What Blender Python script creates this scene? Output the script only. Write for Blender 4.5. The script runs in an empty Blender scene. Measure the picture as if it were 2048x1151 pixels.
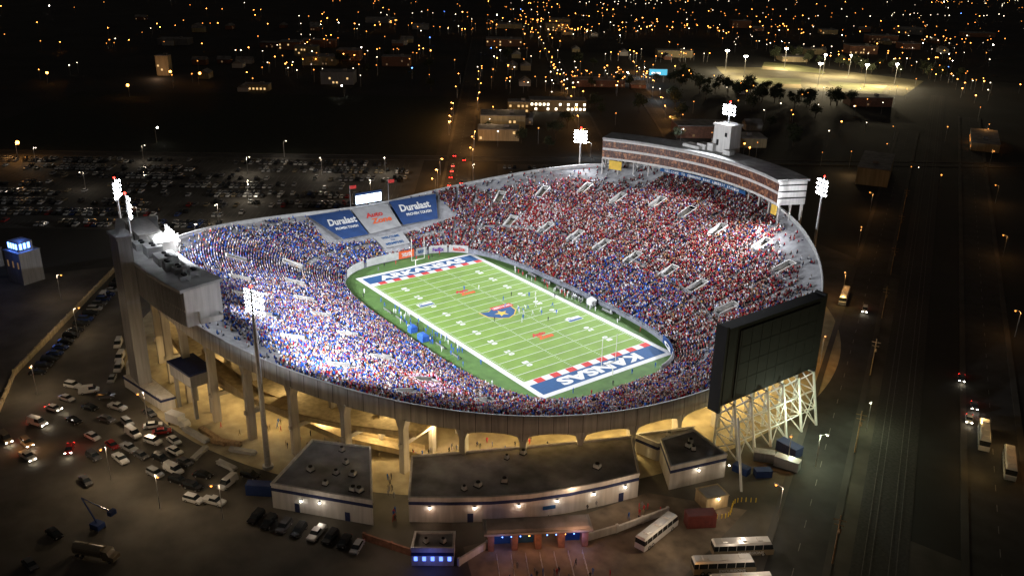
import bpy, math, random
import numpy as np
from mathutils import Vector, Matrix
R=random.Random(7); rng=np.random.default_rng(7)
scene=bpy.context.scene; COL=scene.collection
rad=math.radians
# ---------------------------------------------------------------- materials
def mat(name,c,var=.2,scale=.6,rough=.85,metal=0.,emit=0.,ecol=None,c2=None,streak=False,joints=False):
    m=bpy.data.materials.new(name); m.use_nodes=True; nt=m.node_tree; N=nt.nodes; L=nt.links
    b=N['Principled BSDF']; b.inputs['Roughness'].default_value=rough; b.inputs['Metallic'].default_value=metal
    tc=N.new('ShaderNodeTexCoord'); nz=N.new('ShaderNodeTexNoise'); nz.inputs['Scale'].default_value=scale; nz.inputs['Detail'].default_value=6
    mx=N.new('ShaderNodeMix'); mx.data_type='RGBA'
    mr=N.new('ShaderNodeMapRange'); mr.inputs[1].default_value=.3; mr.inputs[2].default_value=.7
    if streak:
        mp=N.new('ShaderNodeMapping'); mp.inputs['Scale'].default_value=(2.2,2.2,.18); L.new(tc.outputs['Object'],mp.inputs['Vector']); L.new(mp.outputs[0],nz.inputs['Vector'])
    else: L.new(tc.outputs['Object'],nz.inputs['Vector'])
    L.new(nz.outputs['Fac'],mr.inputs[0]); L.new(mr.outputs[0],mx.inputs['Factor'])
    lo=c2 if c2 else tuple(x*(1-var) for x in c)
    mx.inputs['A'].default_value=(*lo,1); mx.inputs['B'].default_value=(*(min(1,x*(1+var)) for x in c),1)
    out=mx.outputs['Result']
    if joints: # dark vertical panel joints round the oval rim
        sx=N.new('ShaderNodeSeparateXYZ'); L.new(tc.outputs['Object'],sx.inputs[0])
        def mth(op,a,b_):
            n=N.new('ShaderNodeMath'); n.operation=op
            for k,v in enumerate((a,b_)):
                if v is None: continue
                if isinstance(v,(int,float)): n.inputs[k].default_value=v
                else: L.new(v,n.inputs[k])
            return n.outputs[0]
        an=mth('ARCTAN2',mth('SUBTRACT',sx.outputs[1],2.7),mth('ADD',sx.outputs[0],9.2))
        fr=mth('FRACT',mth('MULTIPLY',an,184/6.28318),None); ls=mth('LESS_THAN',fr,.035)
        m2=N.new('ShaderNodeMix'); m2.data_type='RGBA'; L.new(ls,m2.inputs['Factor']); L.new(out,m2.inputs['A']); m2.inputs['B'].default_value=(.06,.055,.05,1); out=m2.outputs['Result']
    L.new(out,b.inputs['Base Color'])
    if emit:
        b.inputs['Emission Color'].default_value=(*(ecol or c),1); b.inputs['Emission Strength'].default_value=emit
        m.cycles.emission_sampling='NONE'
    return m
def glow(name,c,s):
    m=bpy.data.materials.new(name); m.use_nodes=True; nt=m.node_tree
    for n in list(nt.nodes): nt.nodes.remove(n)
    e=nt.nodes.new('ShaderNodeEmission'); o=nt.nodes.new('ShaderNodeOutputMaterial')
    e.inputs[0].default_value=(*c,1); e.inputs[1].default_value=s; nt.links.new(e.outputs[0],o.inputs[0])
    m.cycles.emission_sampling='NONE'; return m
M={}
M['ground']=mat('dark_ground',(.025,.024,.022),.5,.02)
M['asphalt']=mat('worn_asphalt',(.085,.075,.06),.5,.09)
M['lot']=mat('parking_asphalt',(.07,.066,.06),.35,.08)
M['road']=mat('road_asphalt',(.04,.04,.04),.3,.2)
M['paint']=mat('road_paint',(.22,.22,.2),.35,1)
M['ypaint']=mat('yellow_paint',(.7,.5,.05),.2,2)
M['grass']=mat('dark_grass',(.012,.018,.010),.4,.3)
M['pave']=mat('concourse_concrete',(.38,.32,.2),.3,.25)
M['apron']=mat('apron_concrete',(.17,.135,.10),.35,.3)
M['turf']=mat('turf',(.185,.31,.05),.10,.25)
M['turf2']=mat('turf_margin',(.08,.17,.035),.2,.3)
M['white']=mat('white_paint',(.78,.78,.78),.06,1)
M['blue']=mat('blue_paint',(.015,.085,.24),.1,1)
M['red']=mat('red_paint',(.6,.04,.035),.1,1)
M['orange']=mat('orange_paint',(.75,.12,.03),.1,1)
M['gold']=mat('gold_paint',(.75,.5,.08),.1,1)
M['steps']=mat('terrace_concrete',(.34,.34,.36),.25,.5)
M['conc']=mat('rim_concrete',(.42,.39,.36),.25,.5,streak=True,joints=True)
M['rimtop']=mat('rim_cap',(.5,.5,.5),.15,.5)
M['conc2']=mat('column_concrete',(.45,.41,.35),.2,.5,streak=True)
M['under']=mat('underside_concrete',(.3,.26,.2),.25,.4)
M['beige']=mat('beige_wall',(.46,.37,.22),.25,.4,streak=True)
M['wallw']=mat('painted_white_wall',(.6,.58,.56),.15,.5,streak=True)
M['navy']=mat('navy_trim',(.02,.03,.10),.2,1)
M['roof']=mat('flat_roof_felt',(.27,.255,.25),.4,.22)
M['roofl']=mat('light_roof',(.36,.36,.36),.25,.3)
M['clad']=mat('grey_cladding',(.26,.26,.27),.2,.6,.5,.3,streak=True)
M['steel']=mat('galvanised_steel',(.45,.45,.46),.15,2,.45,.7)
M['dark']=mat('black_metal',(.008,.008,.009),.2,.5,.8)
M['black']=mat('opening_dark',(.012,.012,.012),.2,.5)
M['glass']=mat('dark_glass',(.02,.025,.03),.1,1,.1)
M['tyre']=mat('tyre_rubber',(.02,.02,.02),.1,3)
M['wood']=mat('timber',(.3,.2,.11),.3,2)
M['brick']=mat('red_brown_brick',(.25,.12,.08),.3,1)
M['skin']=mat('skin',(.45,.27,.19),.2,3)
M['bark']=mat('bark',(.06,.045,.03),.3,3)
M['leaf']=mat('foliage',(.05,.06,.03),.5,.8)
M['lampw']=glow('floodlight_glow',(.9,.95,1),60)
M['scr']=glow('screen_glow',(.65,.78,1),6)
M['lw']=glow('lamp_white',(1,.93,.8),40)
M['lo']=glow('lamp_orange',(1,.36,.06),16)
M['lo2']=glow('lamp_orange_dim',(1,.34,.06),3.5)
M['lw2']=glow('lamp_white_dim',(1,.85,.6),6)
M['lb']=glow('lamp_blue',(.1,.25,1),12)
M['lr']=glow('lamp_red',(1,.03,.02),14)
M['winw']=glow('window_warm',(1,.62,.25),1.0)
M['wind']=glow('window_dim',(1,.6,.3),.12)
def suite():
    m=bpy.data.materials.new('suite_windows'); m.use_nodes=True; nt=m.node_tree; N=nt.nodes; L=nt.links
    b=N['Principled BSDF']; b.inputs['Base Color'].default_value=(.07,.03,.025,1); b.inputs['Roughness'].default_value=.35
    tc=N.new('ShaderNodeTexCoord'); v=N.new('ShaderNodeTexVoronoi'); v.inputs['Scale'].default_value=1.3
    L.new(tc.outputs['Object'],v.inputs['Vector'])
    s=N.new('ShaderNodeSeparateColor'); L.new(v.outputs['Color'],s.inputs[0])
    mr=N.new('ShaderNodeMapRange'); mr.inputs[1].default_value=.6; mr.inputs[2].default_value=1; mr.inputs[4].default_value=.28
    L.new(s.outputs[0],mr.inputs[0]); L.new(mr.outputs[0],b.inputs['Emission Strength'])
    b.inputs['Emission Color'].default_value=(1,.45,.2,1); m.cycles.emission_sampling='NONE'; return m
M['suite']=suite()
# ---------------------------------------------------------------- mesh builder
class MB:
    def __init__(s): s.v=[];s.f=[];s.m=[]
    def add(s,vs,fs,mi=0):
        o=len(s.v); s.v+= [tuple(v) for v in vs]
        for f in fs: s.f.append(tuple(o+i for i in f)); s.m.append(mi)
    def quad(s,a,b,c,d,mi=0): s.add([a,b,c,d],[(0,1,2,3)],mi)
    def box(s,cx,cy,z0,sx,sy,h,rz=0,mi=0,tx=1.,ty=1.):
        c,n=math.cos(rz),math.sin(rz); vs=[]
        for (z,ax,ay) in ((z0,1,1),(z0+h,tx,ty)):
            for dx,dy in ((-1,-1),(1,-1),(1,1),(-1,1)):
                x,y=dx*sx/2*ax,dy*sy/2*ay; vs.append((cx+x*c-y*n,cy+x*n+y*c,z))
        s.add(vs,[(3,2,1,0),(4,5,6,7),(0,1,5,4),(1,2,6,5),(2,3,7,6),(3,0,4,7)],mi)
    def prism(s,poly,z0,z1,mi=0,top=None):
        A=sum(poly[i][0]*poly[(i+1)%len(poly)][1]-poly[(i+1)%len(poly)][0]*poly[i][1] for i in range(len(poly)))
        if A<0: poly=poly[::-1]
        n=len(poly); vs=[(x,y,z0) for x,y in poly]+[(x,y,z1) for x,y in poly]
        s.add(vs,[(i,(i+1)%n,n+(i+1)%n,n+i) for i in range(n)],mi)
        s.add([(x,y,z1) for x,y in poly],[tuple(range(n))],mi if top is None else top)
    def tube(s,p,q,r,n=6,mi=0,r2=None):
        p=Vector(p);q=Vector(q); d=(q-p); 
        if d.length<1e-6: return
        d.normalize(); a=d.orthogonal().normalized(); b=d.cross(a); r2=r if r2 is None else r2
        vs=[p+(a*math.cos(t)+b*math.sin(t))*r for t in [2*math.pi*i/n for i in range(n)]]+[q+(a*math.cos(t)+b*math.sin(t))*r2 for t in [2*math.pi*i/n for i in range(n)]]
        s.add(vs,[(i,(i+1)%n,n+(i+1)%n,n+i) for i in range(n)]+[tuple(range(n))[::-1],tuple(range(n,2*n))],mi)
    ICO=None
    def ball(s,c,r,mi=0):
        x,y,z=c
        if MB.ICO is None:
            import itertools
            ph=(1+5**.5)/2; vv=[]
            for a,b in ((1,ph),(-1,ph),(1,-ph),(-1,-ph)): vv+=[(0,a,b),(a,b,0),(b,0,a)]
            vs=[Vector(v).normalized() for v in vv]
            e=min((vs[0]-w).length for w in vs[1:])*1.1
            fs=[t for t in itertools.combinations(range(12),3) if all((vs[i]-vs[j]).length<e for i,j in ((t[0],t[1]),(t[1],t[2]),(t[0],t[2])))]
            fs=[t if (vs[t[1]]-vs[t[0]]).cross(vs[t[2]]-vs[t[0]]).dot(vs[t[0]])>0 else (t[0],t[2],t[1]) for t in fs]
            MB.ICO=(vs,fs)
        s.add([(v.x*r+x,v.y*r+y,v.z*r+z) for v in MB.ICO[0]],MB.ICO[1],mi)
    def mesh(s,name,mats):
        me=bpy.data.meshes.new(name); me.from_pydata(s.v,[],s.f)
        for m in mats: me.materials.append(m)
        me.polygons.foreach_set('material_index',s.m); me.update(); return me
def ob(name,data,parent=None,loc=(0,0,0),rz=0.,**kw):
    o=bpy.data.objects.new(name,data); COL.objects.link(o); o.location=loc; o.rotation_euler=(0,0,rz)
    if parent is not None: o.parent=parent
    for k,v in kw.items(): o[k]=v
    return o
def obm(name,mb,mats,parent=None,loc=(0,0,0),rz=0.,**kw): return ob(name,mb.mesh(name,mats),parent,loc,rz,**kw)
def setm(o,i,m):
    o.material_slots[i].link='OBJECT'; o.material_slots[i].material=m
def frame(o,r,u):
    r=Vector(r).normalized(); u=Vector(u); u=(u-r*u.dot(r)).normalized(); n=r.cross(u)
    m=Matrix(((r.x,u.x,n.x,o[0]),(r.y,u.y,n.y,o[1]),(r.z,u.z,n.z,o[2]),(0,0,0,1))); return m
TC={}
def text(body,w,h,m,fr,parent,name='lettering',off=.03,shear=0.):
    key=(body,off,shear)
    if key not in TC:
        cu=bpy.data.curves.new('t','FONT'); cu.body=body; cu.size=1; cu.align_x='CENTER'; cu.offset=off; cu.shear=shear; cu.resolution_u=3
        t=bpy.data.objects.new('t',cu); COL.objects.link(t); dg=bpy.context.evaluated_depsgraph_get(); dg.update()
        me=bpy.data.meshes.new_from_object(t.evaluated_get(dg)); bpy.data.objects.remove(t)
        TC[key]=me
    me=TC[key].copy(); me.name=name; me.materials.clear(); me.materials.append(m)
    n=len(me.vertices); co=np.zeros(n*3); me.vertices.foreach_get('co',co); co=co.reshape(-1,3)
    mn,mxx=co.min(0),co.max(0); co-= (mn+mxx)/2; co[:,0]*=w/max(mxx[0]-mn[0],1e-3); co[:,1]*=h/max(mxx[1]-mn[1],1e-3); co[:,2]=0
    me.vertices.foreach_set('co',co.ravel()); me.update()
    o=ob(name,me,parent); o.matrix_local=fr; return o
def light(kind,loc,e,col=(1,1,1),size=.3,target=None,ang=110,blend=.6,parent=None,name='lamp'):
    l=bpy.data.lights.new(name,kind); l.energy=e; l.color=col
    l.shadow_soft_size=size
    if kind=='SPOT': l.spot_size=rad(ang); l.spot_blend=blend
    o=bpy.data.objects.new(name,l); COL.objects.link(o); o.location=loc
    if target: o.rotation_euler=(Vector(target)-Vector(loc)).to_track_quat('-Z','Y').to_euler()
    return o
E1=(.577,.817); E2=(-.817,.577)
def ab(a,b): return (E1[0]*a+E2[0]*b, E1[1]*a+E2[1]*b)
AE1=math.atan2(E1[1],E1[0]); AE2=math.atan2(E2[1],E2[0])
# ---------------------------------------------------------------- bowl geometry
cx,cy,BB=-9.2,2.7,111.1
def rimpar(x,y):
    a=np.where(x>cx,104.9,90.0); n=np.where(x>cx,2.12,2.22); return a,n
def rimF(x,y):
    a,n=rimpar(x,y); return (np.abs(x-cx)/a)**n+(np.abs(y-cy)/BB)**n-1
def rimH(x,y):
    a,n=rimpar(x,y); s=np.clip(np.abs(y-cy)/BB,0,1)**(n/2); w=s**np.where(x>cx,2.35,1.31)
    he=np.where(x>cx,13.2,13.8); hs=np.where(y>cy,30.5,28.1); return he*(1-w)+hs*w
IA,IB,IN,ICY=66.,35.5,3.5,-2.5
th=np.linspace(0,2*math.pi,8001); c=np.cos(th); s=np.sin(th)
ix=IA*np.sign(c)*np.abs(c)**(2/IN); iy=IB*np.sign(s)*np.abs(s)**(2/IN)
nx=np.sign(ix)*np.abs(ix/IA)**(IN-1)/IA; ny=np.sign(iy)*np.abs(iy/IB)**(IN-1)/IB
nl=np.hypot(nx,ny); nx/=nl; ny/=nl; iy=iy+ICY
ang=np.unwrap(np.arctan2(ny,nx)); al=np.r_[0,np.cumsum(np.hypot(np.diff(ix),np.diff(iy)))]
uu=.5*al/al[-1]+.5*(ang-ang[0])/(ang[-1]-ang[0])
NS=480; g=np.linspace(0,1,NS+1)
PX=np.interp(g,uu,ix); PY=np.interp(g,uu,iy); NX=np.interp(g,uu,nx); NY=np.interp(g,uu,ny); q=np.hypot(NX,NY); NX/=q; NY/=q
lo=np.zeros(NS+1); hi=np.full(NS+1,140.)
for _ in range(50):
    mid=(lo+hi)/2; f=rimF(PX+NX*mid,PY+NY*mid)>0; hi=np.where(f,mid,hi); lo=np.where(f,lo,mid)
D=(lo+hi)/2; RX=PX+NX*D; RY=PY+NY*D; RH=rimH(RX,RY)
def I_(arr,i): return np.interp(np.mod(i,NS),np.arange(NS+1),arr)
def S(i,d):
    z=1.2+(I_(RH,i)-2.3)*(d/I_(D,i)); return np.array([I_(PX,i)+I_(NX,i)*d, I_(PY,i)+I_(NY,i)*d, z])
def locate(x,y):
    dd=np.linspace(0,1,101); i=np.arange(NS)
    X=PX[:NS,None]+NX[:NS,None]*D[:NS,None]*dd; Y=PY[:NS,None]+NY[:NS,None]*D[:NS,None]*dd
    k=np.argmin((X-x)**2+(Y-y)**2); a,b=np.unravel_index(k,X.shape); return float(a),float(dd[b]*D[a])
def oldpos(q_,t):
    th2=np.linspace(0,2*math.pi,721); c=np.cos(th2); s=np.sin(th2)
    n=2/np.where(c>0,2.12,2.22)
    ox=cx+np.where(c>0,104.9,90)*np.sign(c)*np.abs(c)**n; oy=cy+BB*np.sign(s)*np.abs(s)**n
    n=2/4.5; jx=1+68*np.sign(c)*np.abs(c)**n; jy=-2.5+35.5*np.sign(s)*np.abs(s)**n
    r=[]
    k=int(q_)%4; fr=q_-int(q_)
    for (x,y) in ((jx,jy),(ox,oy)):
        X=x[k*180:k*180+181];Y=y[k*180:k*180+181]; d=np.r_[0,np.cumsum(np.hypot(np.diff(X),np.diff(Y)))]; d/=d[-1]
        r.append((np.interp(fr,d,X),np.interp(fr,d,Y)))
    return r[0][0]*(1-t)+r[1][0]*t, r[0][1]*(1-t)+r[1][1]*t
voms=[]
for q_,t in [(1.34,.70),(1.21,.64),(1.08,.66),(.96,.66),(.83,.64),(.69,.72),(.57,.74),(1.47,.66),(1.60,.62),
             (1.53,.30),(1.37,.28),(1.23,.27),(1.10,.26),(.95,.26),(.79,.28),(.66,.30),(.5,.32),
             (2.58,.62),(2.73,.56),(2.87,.56),(3.01,.58),(3.15,.58),(3.3,.60),(3.45,.62),
             (2.45,.30),(2.62,.28),(2.78,.27),(2.93,.27),(3.08,.27),(3.24,.28),(3.4,.30),(3.56,.32)]:
    x,y=oldpos(q_,t); voms.append(locate(x,y))
ROW=.85; K=int(D.max()/ROW)+1
ii=np.arange(NS+1)
dk=np.minimum(np.arange(K+1)[None,:]*ROW,D[:,None])
zk=1.2+(RH[:,None]-2.3)*(dk/D[:,None])
gx=PX[:,None]+NX[:,None]*dk; gy=PY[:,None]+NY[:,None]*dk
def vommask(x,y,lat,r0,r1):
    m=np.zeros(np.shape(x),bool)
    for (vi,vd) in voms:
        o=S(vi,vd); n0=I_(NX,vi); n1=I_(NY,vi); dx=x-o[0]; dy=y-o[1]
        r=dx*n0+dy*n1; l=-dx*n1+dy*n0; m|=(np.abs(l)<lat)&(r>r0)&(r<r1)
    return m
def fastmesh(name,V,F,mats,mi=None,smooth=False):
    me=bpy.data.meshes.new(name); V=np.asarray(V,np.float32); F=np.asarray(F,np.int32); k=F.shape[1]
    me.vertices.add(len(V)); me.vertices.foreach_set('co',V.ravel())
    me.loops.add(F.size); me.loops.foreach_set('vertex_index',F.ravel())
    me.polygons.add(len(F)); me.polygons.foreach_set('loop_start',np.arange(len(F),dtype=np.int32)*k)
    for m in mats: me.materials.append(m)
    if mi is not None: me.polygons.foreach_set('material_index',np.asarray(mi,np.int32))
    me.update(calc_edges=True); me.validate(); return me
stadium=ob('stadium',None,label='oval concrete football stadium with packed stands under floodlights',category='stadium')
A=np.stack([gx,gy,zk],-1)
B=np.stack([gx[:,1:],gy[:,1:],zk[:,:-1]],-1)
nA=A.reshape(-1,3); nB=B.reshape(-1,3); Vt=np.concatenate([nA,nB])
ai=lambda i,k:i*(K+1)+k
bi=lambda i,k:len(nA)+i*K+k
i=np.repeat(np.arange(NS),K); k=np.tile(np.arange(K),NS)
cxm=(gx[i,k]+gx[i+1,k+1])/2; cym=(gy[i,k]+gy[i+1,k+1])/2
ok=((dk[i,k+1]-dk[i,k]>.02)|(dk[i+1,k+1]-dk[i+1,k]>.02))&~vommask(cxm,cym,1.7,0,6.3)
i=i[ok];k=k[ok]
F1=np.stack([ai(i,k),bi(i,k),bi(i+1,k),ai(i+1,k)],1); F2=np.stack([bi(i,k),ai(i,k+1),ai(i+1,k+1),bi(i+1,k)],1)
ob('seating_terrace',fastmesh('seating_terrace',Vt,np.concatenate([F1,F2]),[M['steps']]),stadium)
def strip(name,cols,mats,mi=None,closed=True,rng_=None,parent=stadium,**kw):
    G=np.stack(cols,1); n=G.shape[1]; V=G.reshape(-1,3)
    i=np.arange(NS) if rng_ is None else np.asarray(rng_)
    F=[];mm=[]
    for j in range(n-1):
        F.append(np.stack([i*n+j,i*n+j+1,(i+1)*n+j+1,(i+1)*n+j],1)); mm+= [mi[j] if mi else 0]*len(i)
    return ob(name,fastmesh(name,V,np.concatenate(F),mats,mm),parent,**kw)
def ringp(d,z): return np.stack([PX+NX*d,PY+NY*d,z+0*PX],1)
zs=lambda d:1.2+(RH-2.3)*(d/D)
BH=4.6
strip('rim_wall',[ringp(D-.35,RH-1.4),ringp(D-.35,RH),ringp(D+.25,RH),ringp(D+.45,RH-BH),ringp(D-.4,RH-BH),ringp(D-.4,zs(D)-1.3)],[M['conc'],M['rimtop']],[1,1,0,0,0])
strip('stand_underside',[ringp(.3*D,zs(.3*D)-1.2),ringp(D-.4,zs(D)-1.2)],[M['under']])
strip('concourse_wall',[ringp(.42*D,0*D),ringp(.42*D,zs(.42*D)-1.1)],[M['beige']])
strip('field_wall',[ringp(-.02+0*D,0*D),ringp(0*D-.02,1.2+.9+0*D),ringp(0*D+.25,2.1+0*D),ringp(.25+0*D,1.2+0*D)],[mat('field_wall_paint',(.2,.21,.25),.3,.5)])
dw=.285*D
strip('walkway_parapet',[ringp(dw+.6,zs(dw)-.2),ringp(dw+.6,zs(dw)+.9),ringp(dw+.75,zs(dw)+.9),ringp(dw+.75,zs(dw))],[mat('parapet_grey',(.26,.26,.27),.4,.4)],rng_=[j for j in range(NS) if not (215<j<268)])
hs_=[j for j in range(NS) if RH[j]>19.5 and RH[j+1]>19.5]
strip('upper_concourse_deck',[ringp(D-4,9.6+0*D),ringp(D-4,8.3+0*D),ringp(D-24,8.3+0*D),ringp(D-24,8.9+0*D),ringp(D-4.3,8.9+0*D),ringp(D-4.3,9.6+0*D)],[M['beige']],rng_=hs_)
cl=np.r_[0,np.cumsum(np.hypot(np.diff(RX),np.diff(RY)))]; nc=46
colpos=[]
for j in range(nc):
    L_=(j+.35)/nc*cl[-1]; fi=float(np.interp(L_,cl,ii)); colpos.append(fi)
    Hh=float(I_(RH,fi)); d=float(I_(D,fi))
    n0,n1=float(I_(NX,fi)),float(I_(NY,fi)); a=math.atan2(n1,n0)
    x=float(I_(PX,fi))+n0*(d-1.3); y=float(I_(PY,fi))+n1*(d-1.3)
    mb=MB(); h=Hh-BH+.02; mb.box(0,0,0,2.0,1.5,h-3,mi=0); 
    mb.box(0,0,h-3,2.0,1.5,3.,mi=0,tx=1.25,ty=2.3)
    if Hh>19:
        mb.box(-11,0,0,1.5,1.2,h-7.2); mb.box(-22,0,0,1.5,1.2,max(4,h-12)); mb.box(-10.5,0,7.2,24,.9,1.1)
    obm('column',mb,[M['conc2']],stadium,(x,y,0),a)
for j in range(nc):
    f0=colpos[j]; f1=colpos[(j+1)%nc]; f1=f1+NS if f1<f0 else f1
    if max(I_(RH,f0),I_(RH,f1))>19: continue
    mb=MB(); n=12; pr=None
    for k_ in range(n+1):
        t=k_/n; f=f0+(f1-f0)*t; d=float(I_(D,f)); x=float(I_(PX,f)+I_(NX,f)*(d+.1)); y=float(I_(PY,f)+I_(NY,f)*(d+.1))
        zt=float(I_(RH,f))-BH; u=abs(2*t-1); zb=zt-.2-2.0*(1-math.sqrt(max(0,1-u*u)))
        if pr: mb.quad(pr[0],pr[1],(x,y,zb),(x,y,zt))
        pr=((x,y,zt),(x,y,zb))
    obm('arch_spandrel',mb,[M['conc']],stadium)
pfl=mat('portal_floor',(.1,.1,.1))
for (vi,vd) in voms:
    o=S(vi,vd); a=math.atan2(float(I_(NY,vi)),float(I_(NX,vi))); sl=float((I_(RH,vi)-2.3)/I_(D,vi))
    mb=MB(); Lr=6.6; zb=-1.0
    for sy in (-1.85,1.6):
        y0,y1=sy,sy+.25
        vs=[(0,y0,zb),(Lr,y0,zb),(Lr,y0,Lr*sl+1.0),(0,y0,.9),(0,y1,zb),(Lr,y1,zb),(Lr,y1,Lr*sl+1.0),(0,y1,.9)]
        mb.add(vs,[(0,1,2,3),(7,6,5,4),(3,2,6,7),(0,3,7,4),(1,5,6,2)])
    mb.quad((Lr,-1.6,1.9),(Lr,1.6,1.9),(Lr,1.6,Lr*sl+1.0),(Lr,-1.6,Lr*sl+1.0)); mb.box(Lr+.15,0,Lr*sl-.2,.3,3.7,1.2)
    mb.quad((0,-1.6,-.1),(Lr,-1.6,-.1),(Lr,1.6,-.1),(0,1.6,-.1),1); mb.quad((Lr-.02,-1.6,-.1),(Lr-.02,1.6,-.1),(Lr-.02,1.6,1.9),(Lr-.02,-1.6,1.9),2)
    obm('stand_portal',mb,[M['wallw'],pfl,M['black']],stadium,tuple(o),a)
# ---------------------------------------------------------------- press boxes
def quadfit(p0,p1,p2):
    A=np.array([[x*x,x,1] for x,_ in (p0,p1,p2)]); c=np.linalg.solve(A,[y for _,y in (p0,p1,p2)]); return lambda x:float(c[0]*x*x+c[1]*x+c[2])
def pressbox(xs,fr,depth,z0,z1,sgn,bands):
    pb=ob('press_box',None,stadium)
    n=28; X=[xs[0]+(xs[1]-xs[0])*k/n for k in range(n+1)]
    F=[(x,fr(x)) for x in X]; Bk=[]
    for k in range(n+1):
        e=1e-2; sl=(fr(X[k]+e)-fr(X[k]-e))/(2*e); nn=Vector((-sl,1)).normalized()*sgn; Bk.append((X[k]+nn.x*depth,F[k][1]+nn.y*depth))
    mb=MB(); 
    for k in range(n):
        a,b=F[k],F[k+1]; c_,d_=Bk[k+1],Bk[k]
        mb.quad((*a,z0),(*b,z0),(*b,z1),(*a,z1)); mb.quad((*d_,z0),(*c_,z0),(*c_,z1),(*d_,z1)); mb.quad((*a,z0),(*b,z0),(*c_,z0),(*d_,z0))
    for k in (0,n): mb.quad((*F[k],z0),(*Bk[k],z0),(*Bk[k],z1),(*F[k],z1))
    obm('press_box_wall',mb,[M['wallw']],pb)
    mb=MB()
    def off(k,o):
        v=(Vector(F[k])-Vector(Bk[k])).normalized(); p=Vector(F[k])+v*o; r=Vector(Bk[k])-v*o; return (p.x,p.y),(r.x,r.y)
    for k in range(n):
        a,d_=off(k,.9); b,c_=off(k+1,.9)
        mb.quad((*a,z1+.5),(*b,z1+.5),(*c_,z1+.5),(*d_,z1+.5)); mb.quad((*a,z1-.3),(*b,z1-.3),(*b,z1+.5),(*a,z1+.5)); mb.quad((*d_,z1-.3),(*c_,z1-.3),(*c_,z1+.5),(*d_,z1+.5))
    for k in (0,n):
        a,d_=off(k,.9); mb.quad((*a,z1-.3),(*d_,z1-.3),(*d_,z1+.5),(*a,z1+.5))
    obm('roof',mb,[M['roofl']],pb)
    for (b0,b1) in bands:
        mb=MB()
        for k in range(n):
            a,_=off(k,.06); b,_=off(k+1,.06); mb.quad((*a,b0),(*b,b0),(*b,b1),(*a,b1))
            for fq in (0,.33,.66):
                x=a[0]+(b[0]-a[0])*fq;y=a[1]+(b[1]-a[1])*fq; mb.box(x,y,b0,.1,.2,b1-b0,mi=1)
        obm('window_band',mb,[M['suite'],M['brick']],pb)
    return pb,F,Bk
ffar=quadfit((-55,93.5),(-11,107.5),(34,98.7))
pb,F,Bk=pressbox((-55,34.5),ffar,11,31,40,1,[(31.9,35.0),(36.0,38.9)])
for z in (33.4,35.8,38.2): 
    mb=MB(); a,b=F[-1],Bk[-1]; mb.quad((a[0]+.08,a[1],z),(b[0]+.08,b[1],z),(b[0]+.08,b[1],z+.5),(a[0]+.08,a[1],z+.5)); obm('louvre',mb,[M['dark']],pb)
for k in range(0,29,2):
    mb=MB(); fx,fy=F[k]; bx,by=Bk[k]
    for t,r in ((.08,.3),(.5,.3)):
        x=fx+(bx-fx)*t; y=fy+(by-fy)*t; mb.tube((x,y,20),(x,y,31),r,8)
    mb.tube((fx,fy,31),(fx+(bx-fx)*.5,fy+(by-fy)*.5,26.5),.22)
    x=fx+(bx-fx)*.9; y=fy+(by-fy)*.9; mb.tube((x,y,0),(x,y,31),.6,8)
    obm('press_box_column',mb,[M['wallw']],pb)
mb=MB()
for k in range(8,22):
    a,b=F[k],F[k+1]; mb.quad((a[0],a[1]-1.0,29.5),(b[0],b[1]-1.0,29.5),(b[0],b[1]-1.0,30.95),(a[0],a[1]-1.0,30.95))
sb=obm('sign_band',mb,[M['blue']],pb)
words="WELCOME TO SIMMONS BANK LIBERTY STADIUM"
xx=np.linspace(-27,11,len(words))
for ch,x in zip(words,xx):
    if ch==' ': continue
    e=.01; sl=(ffar(x+e)-ffar(x-e))/(2*e); text(ch,.75,1.0,M['white'],frame((x,ffar(x)-1.12,30.2),(1,sl,0),(0,0,1)),sb,'letter',.03)
mb=MB(); mb.box(-8,118,40.4,9,6.5,10.6,mi=0,tx=.96,ty=.96); mb.box(-8,118,51,9.6,7.2,.8,mi=0); mb.tube((-8,118,51.8),(-8,118,54.5),.25,8)
mb.quad((-10.5,114.66,43),(-9.3,114.66,43),(-9.3,114.66,45.4),(-10.5,114.66,45.4),1); mb.quad((-6.5,114.7,47),(-5.3,114.7,47),(-5.3,114.7,48.6),(-6.5,114.7,48.6),1)
obm('lift_tower',mb,[M['wallw'],M['dark']],pb)
for x,y,w_,d_,h_ in ((-16,114,4.5,4,2.2),(-12,114.5,3,3,3),(-3,114,3.5,3,1.8),(-20,112.6,9,4.5,1.2)):
    mb=MB(); mb.box(x,y,40.5,w_,d_,h_); obm('roof_plant',mb,[M['wallw']],pb)
yp=MB(); yp.box(-48.6,95.6,27.2,6,.3,3.8,rz=.35); obm('yellow_panel',yp,[M['gold']],pb)
yp=MB(); yp.box(33,99,27.2,3.2,.3,3.6,rz=-.3); obm('yellow_panel',yp,[M['gold']],pb)
fn=quadfit((-46,-97.5),(-12,-103),(17.5,-99.8))
pb2,F2_,B2=pressbox((-46,17.5),fn,10,29,38.6,-1,[(30.5,33),(34.5,37.5)])
mb=MB()
n=len(B2)
for k in range(n-1):
    a,b=B2[k],B2[k+1]
    for z0,z1,o in ((29.3,33.0,.08),(33.6,38.2,.08)):
        mb.quad((a[0],a[1]-o,z0),(b[0],b[1]-o,z0),(b[0],b[1]-o,z1),(a[0],a[1]-o,z1))
    for q_ in (0,.33,.66):
        x=a[0]+(b[0]-a[0])*q_; y=a[1]+(b[1]-a[1])*q_; mb.box(x,y-.15,29.3,.18,.25,9)
obm('back_cladding',mb,[M['clad']],pb2)
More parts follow.
